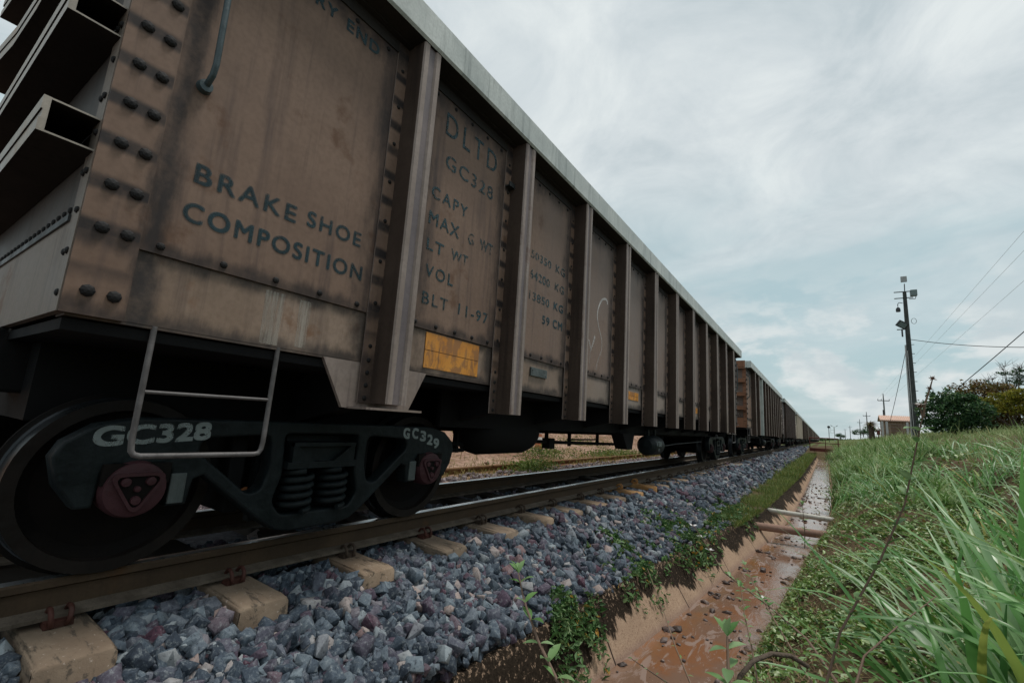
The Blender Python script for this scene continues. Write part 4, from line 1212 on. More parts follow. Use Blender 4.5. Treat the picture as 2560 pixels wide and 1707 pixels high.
def leaves(P, S, r, flat=.5, asp=.5, droop=.2):
    """small folded leaves; returns verts, faces"""
    n = len(P)
    nrm = np.stack([r.normal(0, 1 - flat, n), r.normal(0, 1 - flat, n), np.abs(r.normal(0, .5, n)) + flat], 1); nrm /= np.linalg.norm(nrm, axis=1)[:, None]
    a = r.normal(size=(n, 3)); a -= (a * nrm).sum(1)[:, None] * nrm; a /= np.linalg.norm(a, axis=1)[:, None]; b = np.cross(nrm, a)
    S = S[:, None]; w = S * asp * .5
    p0 = P - a * S * .5; p3 = P + a * S * .5 - nrm * S * droop; m1 = P + b * w + nrm * S * .08; m2 = P - b * w + nrm * S * .08; c1 = P - a * S * .1
    V = np.stack([p0, m1, p3, m2], 1).reshape(-1, 3); k = (np.arange(n) * 4)[:, None]
    F = np.concatenate([np.stack([k[:, 0], k[:, 0] + 1, k[:, 0] + 2], 1)[:, None], np.stack([k[:, 0], k[:, 0] + 2, k[:, 0] + 3], 1)[:, None]], 1).reshape(-1, 3)
    return V, F


def clump(name, c, n, spread, L, W, mat, r, tilt=(.1, .7), curl=(.3, 1.5), seg=6, az=None, zf=True, fold=.35):
    x = c[0] + r.normal(0, spread, n); y = c[1] + r.normal(0, spread, n); z = terr(x, y) - .02
    A = r.uniform(0, 2 * math.pi, n) if az is None else r.normal(az[0], az[1], n)
    V, F = blades(np.stack([x, y, z], 1), r.uniform(L[0], L[1], n), r.uniform(W[0], W[1], n), A, r.uniform(*tilt, n), r.uniform(*curl, n), seg, fold=fold, twist=r.normal(0, .5, n))
    k = 3 * (seg + 1); B = V.reshape(n, k, 3); tip = B[:, -2]                       # drop blades that would hang far out over the water
    ok = tip[:, 0] > fR(tip[:, 1]) + .12
    B = B[ok]; F = F.reshape(-1, 4)[: 2 * seg * len(B)]
    return np_mesh(name, B.reshape(-1, 3), F, mat, smooth=True)


def make_bank():
    r = np.random.default_rng(11)
    # creeping ground cover on the near bank
    Vs, Fs, off = [], [], 0
    def add(V, F):
        nonlocal off
        Vs.append(V); Fs.append(F + off); off += len(V)
    for n, y0, y1, x0, x1, s in ((30000, .35, 2.6, .14, 2.3, .026), (34000, 2.6, 6, .08, 2.2, .031), (30000, 6, 14, .05, 2.4, .046), (14000, 14, 40, .1, 3.0, .085)):
        y = r.uniform(y0, y1, n); xp = r.uniform(x0, x1, n)
        keep = (vnoise(xp, y, 1.6, 9) + .7 * vnoise(xp, y, 4.5, 10) > -.22 + .75 * (xp > 1.75) * (y > 4) + .26 * (y > 6)) | (r.random(n) < .12)
        y, xp = y[keep], xp[keep]; x = fR(y) + xp
        hgt = np.clip(.08 + .07 * vnoise(x, y, 2.7, 12), .015, .22) * np.clip(xp / .35, .25, 1)
        P = np.stack([x, y, terr(x, y) + r.random(len(x)) ** .8 * hgt], 1)
        add(*leaves(P, s * r.lognormal(0, .3, len(x)), r, .45, .55))
    o = np_mesh('ground_cover', np.concatenate(Vs), np.concatenate(Fs), 'ground_leaf'); tag(o, 'creeping small leaved ground cover over the right hand bank', 'ground cover', kind='stuff')
    # dry litter, stalks
    Vs, Fs, off = [], [], 0
    n = 15000; y = .4 + 11 * r.random(n) ** 1.4; xp = np.abs(r.normal(.15, .35, n)) ; xp[: n // 3] = r.uniform(1.6, 2.6, n // 3); x = fR(y) + xp
    V, F = blades(np.stack([x, y, terr(x, y) + .005 + .02 * r.random(n)], 1), r.uniform(.04, .16, n), r.uniform(.003, .008, n), r.uniform(0, 6.28, n), r.uniform(.9, 1.5, n), r.uniform(0, .6, n), 2)
    o = np_mesh('dry_litter', V, F, 'dry_litter'); tag(o, 'brown dead stalks and leaf litter lying on the bank', 'litter', kind='stuff')
    # meadow grass on the upper bank, paler
    Vs, Fs, off = [], [], 0
    for n, y0, y1, x0, x1, l, w in ((15000, 3, 12, 2.5, 6, .13, .006), (13000, 9, 40, 2.5, 9, .24, .014), (9000, 30, 75, .6, 14, .42, .035)):
        y = r.uniform(y0, y1, n); x = fR(y) + r.uniform(x0, x1, n)
        V, F = blades(np.stack([x, y, terr(x, y) - .02], 1), l * r.lognormal(0, .35, n), w * r.uniform(.6, 1.3, n), r.uniform(0, 6.28, n), r.uniform(.05, .5, n), r.uniform(.2, 1.5, n), 3)
        Vs.append(V); Fs.append(F + off); off += len(V)
    o = np_mesh('meadow_grass', np.concatenate(Vs), np.concatenate(Fs), 'pale_grass'); tag(o, 'pale green meadow grass along the top of the bank', 'grass', kind='stuff')
    # mid green tussock grass on the middle bank
    Vs, Fs, off = [], [], 0
    for n_t, y0, y1, x0, x1, l in ((9, 7, 12, .9, 1.8, .34), (11, 12, 20, .15, 1.5, .70), (46, 17, 48, .15, 3.2, .78)):
        for k in range(n_t):
            yy = r.uniform(y0, y1); xx = float(fR(yy)) + r.uniform(x0, x1); n = int(r.uniform(70, 150))
            x = xx + r.normal(0, .10 * yy / 12, n); y = yy + r.normal(0, .10 * yy / 12, n)
            V, F = blades(np.stack([x, y, terr(x, y) - .02], 1), l * r.uniform(.5, 1.2, n), r.uniform(.009, .019, n) * (1 + yy / 26), r.uniform(0, 6.28, n), r.uniform(.05, .75, n), r.uniform(.5, 1.9, n), 5)
            Vs.append(V); Fs.append(F + off); off += len(V)
    o = np_mesh('tussock_grass', np.concatenate(Vs), np.concatenate(Fs), 'tuft_leaf'); tag(o, 'arching green grass tussocks covering the middle of the bank', 'grass', kind='stuff')
    # bright grass strip between ballast and ditch
    Vs, Fs, off = [], [], 0
    for n, y0, y1, l, w in ((26000, 7.6, 22, .10, .007), (16000, 18, 50, .17, .018)):
        y = r.uniform(y0, y1, n); lim = wT(y) + .02; x = lim + .06 - np.abs(r.normal(0, .40, n)); k = (x > -1.92 + .22 * vnoise(x * 0, y, 1.1, 22)) & (vnoise(x, y, 2.3, 21) + r.normal(0, .3, n) > np.interp(y, [8, 20], [.05, -.25])); x, y = x[k], y[k]
        V, F = blades(np.stack([x, y, np.maximum(terr(np.minimum(x, wT(y) - .05), y), -1.36)], 1), l * r.lognormal(0, .35, len(x)), w * r.uniform(.6, 1.3, len(x)), r.uniform(0, 6.28, len(x)), r.uniform(.05, .7, len(x)), r.uniform(.2, 1.4, len(x)), 3)
        Vs.append(V); Fs.append(F + off); off += len(V)
    o = np_mesh('strip_grass', np.concatenate(Vs), np.concatenate(Fs), 'strip_grass'); tag(o, 'bright yellow green grass strip between the ballast and the ditch', 'grass', kind='stuff')
    # dry grass beyond the train
    n = 16000; y = r.uniform(3, 30, n); x = r.normal(-6.1, .5, n); sel = r.random(n) < .5; x[sel] = r.uniform(-17, -6, sel.sum())
    k = vnoise(x, y, .9, 31) > -.1; x, y = x[k], y[k]; n = len(x)
    V, F = blades(np.stack([x, y, terr(x, y) - .01], 1), .14 * r.lognormal(0, .4, n), r.uniform(.008, .018, n), r.uniform(0, 6.28, n), r.uniform(.05, .6, n), r.uniform(.2, 1.4, n), 3)
    o = np_mesh('dry_grass', V, F, 'dry_grass'); tag(o, 'straw coloured dry grass on the sandy ground beyond the train', 'grass', kind='stuff')


make_bank()


def make_tussocks():
    r = np.random.default_rng(21)
    G = 'tall broad leaved grass clumps in the right foreground'
    spec = [  # x, y, n, spread, len, width, tilt, curl, az, label
        (.70, 1.85, 135, .15, (.5, 1.02), (.018, .040), (.05, .65), (.2, 1.7), None, 'tall broad bladed grass clump at the lower right corner, blue green blades leaning left'),
        (.52, 2.05, 30, .09, (.5, .85), (.018, .038), (.25, .8), (.3, 1.4), (2.5, .7), 'grass clump with long blades arching left over the creeping ground cover'),
        (.42, 1.95, 62, .09, (.5, .92), (.02, .042), (.05, .6), (.3, 1.8), (1.8, 1.8), 'grass clump left of the corner clump with upright blades reaching above the earth step'),
        (1.12, 2.35, 95, .15, (.5, .85), (.02, .042), (.05, .6), (.2, 1.6), None, 'upright grass clump at the right edge behind the corner clump'),
        (.62, 2.75, 48, .10, (.6, .98), (.016, .034), (.05, .65), (.3, 1.7), None, 'grass clump with yellow tipped blades in the middle of the bank'),
        (.42, 1.12, 14, .07, (.22, .42), (.016, .03), (.4, 1.2), (.5, 1.6), None, 'short bent blades in front of the corner clump at the bottom edge'),
        (1.02, 1.72, 120, .15, (.5, .95), (.014, .032), (.03, .55), (.1, 1.2), None, 'dense upright grass clump filling the lower right edge beside the corner clump'),
        (.60, 2.40, 80, .12, (.5, .9), (.012, .028), (.05, .6), (.2, 1.5), None, 'grass clump standing just behind the corner clump, thin dark green blades'),
        (1.28, 4.9, 60, .12, (.4, .75), (.012, .024), (.1, .7), (.4, 1.5), None, 'grass clump below the dark earth step on the right'),
    ]
    for x, y, n, s, L, W, ti, cu, az, lab in spec:
        o = clump('grass_clump', (x, y), n, s, L, W, 'cane_leaf', r, ti, cu, 8, az); tag(o, lab, 'grass clump', G)
    for x, y in ((1.75, 6.3), (2.6, 7.6), (1.2, 8.6), (2.0, 9.6), (.95, 12.0), (1.7, 12.6), (2.9, 11.5), (3.7, 9.8), (.7, 15.5), (1.6, 16.5), (2.9, 15.5), (3.9, 14.0), (2.2, 20.0), (.8, 20.5)):
        k = 1 + y / 40
        o = clump('grass_clump', (x, y), int(r.uniform(60, 110)), .13 + .007 * y, (.3 * k, .62 * k), (.012 * k, .026 * k), 'cane_leaf' if r.random() < .6 else 'tuft_leaf', r, (.05, .8), (.4, 1.8), 5)
        tag(o, 'knee high grass clump on the middle of the bank short of the pole', 'grass clump', 'knee high grass clumps on the middle of the bank')
    # tussocks hanging over the ditch further along
    for x, y, lab in ((.42, 12.5, 'grass tussock drooping over the right rim of the ditch near its far end'), (.75, 10.0, 'bushy grass tussock on the bank above the pale pipe')):
        o = clump('grass_clump', (x, y), 120, .2, (.4, .85), (.012, .024), 'cane_leaf', r, (.2, .9), (.5, 1.8), 6); tag(o, lab, 'grass clump', 'grass tussocks by the ditch')


make_tussocks()


def make_weed_patches():
    r = np.random.default_rng(31)
    spec = [(-1.60, 3.15, .25, .32, 2600, 'leafy creeper with tiny orange flowers spilling over the ditch rim near the camera'),
            (-1.64, 4.6, .30, .50, 2400, 'low creeper patch on the ballast foot, second along the ditch rim'),
            (-1.58, 6.3, .38, .80, 4800, 'dark green creeper mat on the ballast foot before the pipes'),
            (-1.46, 8.6, .40, 1.0, 6000, 'dense creeper mat at the left ends of the two pipes'),
            (-1.66, 6.6, .10, .45, 600, 'thin weeds growing between the ballast stones')]
    for x, y, sx, sy, n, lab in spec:
        a = r.normal(0, 1, (n, 2)); a = a[np.linalg.norm(a, axis=1) < 2.1]
        px, py = x + a[:, 0] * sx * .62, y + a[:, 1] * sy * .75; keep = vnoise(px, py, 5, 34) > -.02 - .6 * (np.linalg.norm(a, axis=1) < .7); px, py, a = px[keep], py[keep], a[keep]
        dx = px - wT(py); over = dx > -.02
        base = np.where(over, ZT + .02 - np.clip(dx, 0, .5) * 1.6, terr(np.minimum(px, wT(py) - .05), py))
        hgt = np.clip(.075 * (1 - (np.linalg.norm(a, axis=1) / 2.3) ** 2) + .05 * vnoise(px, py, 4, 33), .012, .11)
        P = np.stack([px, py, base + r.random(len(px)) ** .7 * hgt + .01], 1)
        V, F = leaves(P, .034 * (1 + y / 9) * r.lognormal(0, .3, len(px)), r, .35, .42)
        o = np_mesh('creeper', V, F, 'creeper_leaf'); tag(o, lab, 'creeper', 'creeper patches along the ditch rim')
    # green and dry weeds beyond the far rail
    for cx, cy, sx, sy, n, h, lab in ((-5.55, 9.2, .22, .42, 1100, .24, 'bright green weed tuft beyond the far rail, in front of the traffic cone'), (-7.4, 13.0, .35, .7, 900, .3, 'weeds growing left of the traffic cone'),
                                      (-6.6, 17.0, .4, 1.4, 1300, .25, 'long weed patch beyond the siding rail'), (-9.5, 20.5, .6, 1.6, 900, .35, 'weeds at the foot of the sand mound')):
        a = r.normal(0, 1, (n, 2)); px, py = cx + a[:, 0] * sx, cy + a[:, 1] * sy
        V, F = leaves(np.stack([px, py, terr(px, py) + r.random(n) * h], 1), r.uniform(.04, .08, n) * (1 + cy / 40), r, .3, .45)
        o = np_mesh('weed_tuft', V, F, 'strip_grass'); tag(o, lab, 'weeds', 'weed tufts beyond the train')


make_weed_patches()


def stem_plant(name, pts, rad, leaf_n, leaf_s, r, label, leafmat='sprig_leaf', flowers=(), whorl=2, top=True, asp=.42, stemmat='sprig_stem', group=None):
    """one upright weed: stem, paired leaves and small flowers"""
    root = empty(name, pts[0]); P0 = Vector(pts[0])
    q = [Vector(p) - P0 for p in pts]
    mb = MB(); n = len(q); mb.tube([tuple(p) for p in q], [rad * (1 - .65 * i / (n - 1)) for i in range(n)], 6)
    mb.build('stem', stemmat, root, smooth=60)
    seglen = [0]
    for i in range(n - 1): seglen.append(seglen[-1] + (q[i + 1] - q[i]).length)
    def at(s):
        s *= seglen[-1]
        for i in range(n - 1):
            if s <= seglen[i + 1]: t = (s - seglen[i]) / (seglen[i + 1] - seglen[i]); return q[i].lerp(q[i + 1], t), (q[i + 1] - q[i]).normalized()
        return q[-1], (q[-1] - q[-2]).normalized()
    V, F = [], []
    def leaf(p, d, up, s):
        side = d.cross(up).normalized(); k = len(V)
        prof = [(0, .05), (.25, .8), (.5, 1.), (.75, .7), (1, .02)]
        for t, w in prof:
            c = p + d * (s * t) + up * (s * (.18 * t - .32 * t * t)); hw = s * asp * .5 * w
            V.extend([tuple(c - side * hw + up * hw * .35), tuple(c), tuple(c + side * hw + up * hw * .35)])
        for i in range(4):
            a = k + i * 3; F.extend([(a, a + 1, a + 4, a + 3), (a + 1, a + 2, a + 5, a + 4)])
    for i in range(leaf_n):
        s = (i + .5 + r.uniform(-.2, .2)) / leaf_n; p, d = at(.08 + .9 * s)
        ph = i * 1.9 + r.uniform(-.4, .4)
        for w in range(whorl):
            a = ph + w * 2 * math.pi / whorl + r.uniform(-.3, .3)
            o = Vector((math.cos(a), math.sin(a), .35 + r.uniform(-.3, .5))).normalized()
            up = (Vector((0, 0, 1)) - o * o.z).normalized(); leaf(p, o, up, leaf_s * r.uniform(.6, 1.15))
    if top:
        p, d = at(1)
        for w in range(4):
            a = w * 1.57 + .3; o = (d + Vector((math.cos(a), math.sin(a), 0)) * .6).normalized(); up = (Vector((0, 0, 1)) - o * o.z).normalized(); leaf(p, o, up, leaf_s * .75)
    if V: np_mesh('leaves', np.array(V), np.array(F), leafmat, root, smooth=True)
    for s, kind, sz in flowers:
        p, d = at(s); mb = MB()
        if kind == 'white':
            V2, F2 = [], []
            for w in range(4):
                a = w * 1.6 + s * 9; o = Vector((math.cos(a), math.sin(a), .3)).normalized(); sdv = Vector((-math.sin(a), math.cos(a), 0))
                mb.add([p, p + o * sz * .55 + sdv * sz * .33, p + o * sz, p + o * sz * .55 - sdv * sz * .33], [(0, 1, 2, 3)])
            mb.build('flower', 'petal_white', root, fix=False)
        else:
            for w in range(9):
                a = w * .7; o = Vector((math.cos(a), math.sin(a), (-.3, .5, 1.6)[w % 3])).normalized()
                mb.tube([tuple(p), tuple(p + o * sz * .6), tuple(p + o * sz)], [sz * .16, sz * .13, sz * .02], 5)
            mb.build('seed_head', 'seed_head', root)
    tag(root, label, 'weed', group)
    return root


def ray(px, py, Y):
    """point at distance Y along the track seen at photo pixel (2560 wide): used only to place single plants"""
    d = FX + RX * ((px - 1280) / 1136.04) + UX * ((853.5 - py) / 1136.04)
    return tuple(d * (Y / d.y))


def make_weeds():
    r = np.random.default_rng(41)
    G = 'thin stemmed weeds in the foreground'
    stem_plant('tall_weed', [ray(2052, 1760, .95), ray(2100, 1580, 1.0), ray(2200, 1400, 1.02), ray(2262, 1260, 1.04), ray(2302, 1060, 1.05), ray(2308, 1040, 1.05)], .0025, 16, .034, r,
               'tall dark stemmed weed rising past the pole, leafy below and bare above', whorl=2, top=False, group=G)
    stem_plant('tall_weed', [ray(2308, 1042, 1.05), ray(2312, 1010, 1.05), ray(2325, 970, 1.05), ray(2332, 945, 1.05)], .0022, 1, .022, r,
               'slim flower spike with brown seed heads standing against the sky beside the pole', flowers=((.72, 'seed', .006), (.98, 'seed', .0062)), whorl=1, top=False, group=G)
    stem_plant('tall_weed', [ray(2307, 1046, 1.05), ray(2302, 1025, 1.048), ray(2298, 1012, 1.045)], .0016, 1, .012, r,
               'drooping side flower with white petals and a brown head, in front of the pole foot', flowers=((.9, 'seed', .0075), (1., 'white', .012)), whorl=1, top=False, group=G)
    stem_plant('weed_sprig', [ray(1420, 1760, .88), ray(1388, 1690, .9), ray(1345, 1600, .93), ray(1310, 1500, .96), ray(1296, 1432, .98)], .0045, 6, .046, r,
               'leafy sprig standing in front of the ballast at the bottom centre', whorl=2, group=G)
    stem_plant('weed_sprig', [ray(1828, 1760, .85), ray(1822, 1700, .87), ray(1818, 1590, .9)], .0045, 3, .045, r,
               'short sprig with large pale leaves over the orange water', whorl=2, group=G)
    stem_plant('weed_sprig', [ray(1740, 1740, 1.2), ray(1690, 1620, 1.3), ray(1660, 1530, 1.4), ray(1618, 1420, 1.5)], .0024, 9, .016, r,
               'thin bare weed stem leaning left across the stained ditch wall', whorl=1, top=False, group=G, asp=.3)
    stem_plant('weed_sprig', [ray(2130, 1760, 1.1), ray(2020, 1600, 1.2), ray(1930, 1520, 1.3), ray(1810, 1430, 1.45), ray(1745, 1330, 1.5), ray(1730, 1310, 1.5)], .003, 24, .02, r,
               'long slanting weed with white flowers reaching over the water to the ditch wall', whorl=2, top=False, flowers=((.93, 'white', .016), (.99, 'white', .015), (.86, 'white', .014)), group=G)
    stem_plant('weed_sprig', [ray(2050, 1740, 1.2), ray(1960, 1590, 1.3), ray(1890, 1470, 1.4), ray(1862, 1412, 1.45)], .0026, 15, .02, r,
               'weed stem with small leaves leaning over the open orange puddle', whorl=2, group=G, flowers=((.7, 'white', .014),))
    stem_plant('weed_sprig', [ray(1900, 1740, 1.15), ray(1880, 1620, 1.2), ray(1862, 1540, 1.25), ray(1852, 1465, 1.3)], .0022, 10, .018, r,
               'upright thin weed between the sprig with large leaves and the creeping cover', whorl=2, top=True, group=G)
    stem_plant('weed_sprig', [ray(2012, 1370, 3.6), ray(2012, 1330, 3.6), ray(2006, 1262, 3.6), ray(2002, 1335, 3.6)][:3], .004, 4, .05, r,
               'small weed growing from the water below the rusty pipe', whorl=2, group=G)
    stem_plant('weed_sprig', [ray(1760, 1760, 1.0), ray(1660, 1700, 1.05), ray(1600, 1660, 1.1), ray(1578, 1645, 1.12)], .002, 8, .014, r,
               'low twig creeping left over the foot of the ditch wall', whorl=1, top=True, group=G, asp=.35)
    stem_plant('weed_sprig', [ray(2120, 1780, 1.0), ray(2160, 1640, 1.1), ray(2250, 1560, 1.2), ray(2340, 1490, 1.35)], .0026, 14, .03, r,
               'brown twig with dark leaves crossing in front of the corner grass clump', whorl=1, top=False, group=G)
    # bent cane over the cover
    mb = MB(); mb.tube([ray(1838, 1740, .95), ray(1850, 1690, .97), ray(1885, 1650, 1.0), ray(1930, 1633, 1.03), ray(1975, 1638, 1.06), ray(2020, 1665, 1.08)], .0042, 7)
    o = mb.build('bent_cane', 'bark', smooth=60); tag(o, 'bent brown cane arching over the ground cover at the bottom edge', 'cane')


make_weeds()


# ------------------------------------------------------------------ things along the ditch
def make_pipes():
    for a, b, rad, mat, lab in (((-1.62, 10.55, -1.395), (.42, 10.62, -1.425), .046, 'pipe_grey', 'pale grey pipe crossing the ditch, the farther and thinner of the two'),
                                ((-1.25, 8.95, -1.475), (.12, 9.22, -1.475), .062, 'pipe_rust', 'rusty pinkish brown pipe crossing the ditch, the nearer and thicker of the two')):
        mb = MB(); A, B = Vector(a), Vector(b); mb.tube([tuple(A.lerp(B, t)) for t in (0, .25, .5, .75, 1)], rad, 16)
        d = (B - A).normalized(); c = A.lerp(B, .62)
        if mat == 'pipe_grey': mb.tube([tuple(c - d * .05), tuple(c + d * .05)], rad * 1.12, 16)
        o = mb.build('pipe', mat, smooth=50); tag(o, lab, 'pipe', 'pipes across the ditch')


make_pipes()


def make_bridge():
    root = empty('footbridge', (-.15, 50, -.75)); tag(root, 'small dark red footbridge with a pipe railing across the far end of the ditch', 'footbridge')
    mb = MB(); mb.box(-.85, .85, -.6, .6, -.1, .0); mb.box(-.85, .85, -.66, -.6, -.22, .03); mb.box(-.85, .85, .6, .66, -.22, .03); mb.build('deck', 'bridge_red', root)
    for y in (-.63, .63):
        mb = MB(); mb.tube([(-.9, y, .93), (1.25, y, .97)], .04, 8); mb.tube([(-.85, y, .5), (1.4, y, .52)], .032, 8)
        for x in (-.85, .32, 1.25): mb.tube([(x, y, -.2), (x, y, .95)], .026, 8)
        mb.build('railing', 'bridge_red', root, smooth=50)


make_bridge()


def make_cone():
    root = empty('traffic_cone', (-8.25, 14.05, float(terr(-8.25, 14.05)) + .02)); root.scale = (.95,) * 3; root.rotation_euler = (.0, .06, 0)
    tag(root, 'faded orange and white striped traffic cone on the sand beyond the train', 'traffic cone')
    mb = MB(); mb.lathe([(.165, .03), (.15, .06), (.045, .86), (.04, .88), (.0005, .885)], (0, 0, 0), 'z', 24); mb.build('body', 'cone_stripes', root, smooth=40)
    mb = MB(); mb.box(-.2, .2, -.2, .2, 0, .035); mb.build('base', 'dark_metal', root, bevel=.01)
    r = np.random.default_rng(51); shp = stone_shapes(5, 52, 22)
    G = 'pale boulders on the sand beyond the train'
    for k, (x, y, s, lab) in enumerate(((-7.75, 13.4, .12, 'small pale stone at the foot of the traffic cone'), (-8.0, 14.9, .22, 'largest pale stone just beyond the traffic cone'), (-6.9, 9.3, .13, 'pale stone left of the cone, near the first wagon bogie'),
                                       (-8.6, 13.2, .15, 'pale stone left of the traffic cone'))):
        o = scatter('boulder', [shp[k]], np.array([[0, 0, 0.]]), np.array([s]), 'sandy_ground', r, .75); o.location = (x, y, float(terr(x, y)) + s * .35); tag(o, lab, 'stone', G)


make_cone()


# ------------------------------------------------------------------ poles, wires, hut
def wire(name, a, b, sag, rad, label, mat='dark_metal', cat='wire', group=None, n=24):
    A, B = Vector(a), Vector(b); mb = MB()
    mb.tube([tuple(A.lerp(B, t) - Vector((0, 0, sag * 4 * t * (1 - t)))) for t in np.linspace(0, 1, n)], rad, 5)
    o = mb.build(name, mat); tag(o, label, cat, group); return o


def make_pole():
    Y = 36.0; b = (4.58, Y, float(terr(4.58, Y)) - .3); top = (4.60, Y, 9.42)
    root = empty('utility_pole', b); tag(root, 'leaning concrete utility pole carrying cameras, boxes and a floodlight', 'utility pole')
    H = top[2] - b[2]
    mb = MB(); mb.tube([(0, 0, 0), (.005, 0, H * .5), (.02, 0, H)], [.165, .135, .092], 18); mb.build('shaft', 'pole_concrete', root, smooth=40)
    mb = MB(); mb.tube([(-.21, -.05, 0), (-.19, -.05, H * .35), (-.15, -.03, H * .64)], .04, 8); mb.tube([(-.11, -.15, 0), (-.09, -.13, H * .6)], .018, 6)
    mb.build('conduit', 'conduit_grey', root, smooth=40)
    zz = lambda v: v * Y - b[2]
    xx = lambda v: v * Y - b[0]
    mb = MB(); mb.tube([(.03, 0, H - .1), (.05, 0, H + .5)], .025, 8); mb.build('mast', 'dark_metal', root)
    mb = MB(); mb.box(xx(.1272) - .12, xx(.1272) + .18, -.12, .0, zz(.2785), zz(.2885)); mb.build('antenna_panel', 'white_box', root, bevel=.02)
    mb = MB(); mb.box(.28, .60, -.16, .12, H - .33, H + .05); mb.build('equipment_box', 'box_green', root, bevel=.02)
    mb = MB()
    for dz in (-.02, -.42): mb.box(-.50, .40, -.10, -.06, H + dz - .03, H + dz + .02)
    mb.tube([(.55, 0, H - .33), (.5, 0, H - .5), (.2, -.1, H - .52)], .02, 6); mb.build('bracket', 'dark_metal', root)
    mb = MB(); mb.tube([(-.12, -.1, H - .75), (-.30, -.1, H - .70), (-.36, -.1, H - .80), (-.36, -.1, H - .95)], .022, 6); mb.lathe([(.001, 0), (.11, .02), (.12, .12), (.10, .24), (.001, .34)], (-.36, -.1, H - 1.3), 'z', 14)
    mb.build('dome_camera', 'dark_metal', root, smooth=40)
    f = empty('floodlight', (xx(.1205), -.15, zz(.203)), root); f.rotation_euler = (.5, .5, .4)
    mb = MB(); mb.box(-.26, .26, -.08, .08, -.2, .2); mb.build('housing', 'dark_metal', f, bevel=.02)
    mb = MB(); mb.box(-.2, .2, -.10, -.079, -.14, .14); mb.build('lens', 'box_green', f)
    mb = MB(); mb.box(-.50, -.1, -.14, -.10, zz(.194), zz(.1955)); mb.box(-.3, -.22, -.14, -.1, zz(.182), zz(.194)); mb.build('floodlight_arm', 'dark_metal', root)
    mb = MB(); mb.tube([(.33 + .12 * math.cos(a), -.1, zz(.2085) + .17 * math.sin(a)) for a in np.linspace(0, 6.28, 16)], .012, 5); mb.build('cable_coil', 'dark_metal', root)
    mb = MB()
    for k in range(7): z = H * (.28 + .06 * k); mb.box(.10, .26, -.02, .02, z, z + .03)
    mb.build('climbing_peg', 'dark_metal', root)
    P = (b[0] + .12, Y, .1775 * Y)
    wire('service_wire', P, (.335 * 30, 30, .158 * 30 + .05), .25, .018, 'black service wire running from the leaning pole to the right edge')
    wire('guy_wire', (b[0] - .1, Y, .165 * Y), (.0955 * 44, 44, .040 * 44), .1, .016, 'thin guy wire slanting down from the leaning pole to the hut roof')
    wire('stay_cable', (.1803 * 38, 38, .0941 * 38), (.32 * 30, 30, .248 * 30), .05, .022, 'dark stay cable rising from the dark bush to the right edge')


make_pole()


def make_line():
    G = 'small power poles receding along the line'
    spec = [(.0886, .0853, .0733, 130, 'tallest crossarm power pole, standing behind the pink roofed hut'), (.0642, .0534, .0462, 210, 'crossarm power pole behind the broken stump'),
            (.0541, .0404, .0345, 300, 'crossarm power pole left of the broken stump'), (.0400, .029, .0255, 450, 'tiny crossarm power pole, the fourth along the line'), (.0329, .0225, .021, 600, 'faintest power pole, the last one along the line')]
    tops = []
    for vx, vt, vc, Y, lab in spec:
        x = vx * Y; zg = float(terr(x, Y)) - .5; root = empty('power_pole', (x, Y, zg)); H = vt * Y - zg; zc = vc * Y - zg
        s = .11 + Y / 5200
        mb = MB(); mb.tube([(0, 0, 0), (0, 0, H * .8), (0, 0, H)], [s * 1.2, s, s * .55], 10); mb.build('mast', 'line_pole', root)
        mb = MB(); w = 1.02 if Y < 400 else 1.2; mb.box(-w, w, -.07, .07, zc - .08, zc + .08)
        for q in (-w, -.4, w): mb.tube([(q * .97, 0, zc), (q * .97, 0, zc + .35)], .05 + Y / 9000, 6)
        mb.build('crossarm', 'line_pole', root); tag(root, lab, 'power pole', G); tops.append((x, Y, zg + zc + .33, w))
    # overhead pole of the same line, beyond the right edge of the picture
    ends = [(.292, .365), (.292, .335), (.292, .288)]
    for k, (ex, ez) in enumerate(ends):
        x, Y, z, w = tops[0]; wire('power_line', (x + (-w, -.4, w)[k], Y, z), (ex * 34, 34, ez * 34), 0, .0075,
                                   ('uppermost', 'middle', 'lowest')[k] + ' of the three thin power lines slanting down the sky right of the pole', 'conduit_grey', 'power line', 'three power lines over the bank')
    # signal and double lamp beside the track
    Y = 150; root = empty('signal_post', (1.42, Y, float(terr(1.42, Y)))); H = .0273 * Y - root.location.z
    mb = MB(); mb.tube([(0, 0, 0), (0, 0, H - .5)], .07, 8); mb.build('mast', 'dark_metal', root)
    mb = MB(); mb.lathe([(.001, -.06), (.32, -.05), (.34, .05), (.001, .12)], (0, 0, H - .45), 'y', 20); mb.build('disc', 'dark_metal', root, smooth=40); tag(root, 'railway signal post with a round dark disc near the train tail', 'signal')
    mb = MB()
    for q in (-.35, .35): mb.tube([(q, 0, -.5), (q, 0, .9)], .03, 6)
    mb.tube([(-.35, 0, .2), (.35, 0, .2)], .03, 6); mb.tube([(-.9, 0, -.55), (.6, 0, -.55)], .03, 6); mb.tube([(-.95, 0, -.2), (-.95, 0, -2.)], .0, 3)
    mb.build('bracket', 'conduit_grey', root, loc=(.75, 0, H - 1.4))
    Y = 152; root = empty('double_lamp', (2.66, Y, float(terr(2.66, Y)))); H = .0246 * Y - root.location.z
    mb = MB(); mb.tube([(0, 0, 0), (0, 0, H)], .07, 8); mb.tube([(-.6, 0, H + .3), (0, 0, H), (.6, 0, H + .3)], .05, 6); mb.build('mast', 'conduit_grey', root)
    for q in (-1, 1):
        mb = MB(); mb.box(-.22, .22, -.12, .12, -.06, .06); h = mb.build('lamp_head', 'dark_metal', root, loc=(q * .6, 0, H + .35)); h.rotation_euler = (0, -q * .6, 0)
    tag(root, 'double headed yard lamp to the right of the signal post', 'lamp post')


make_line()


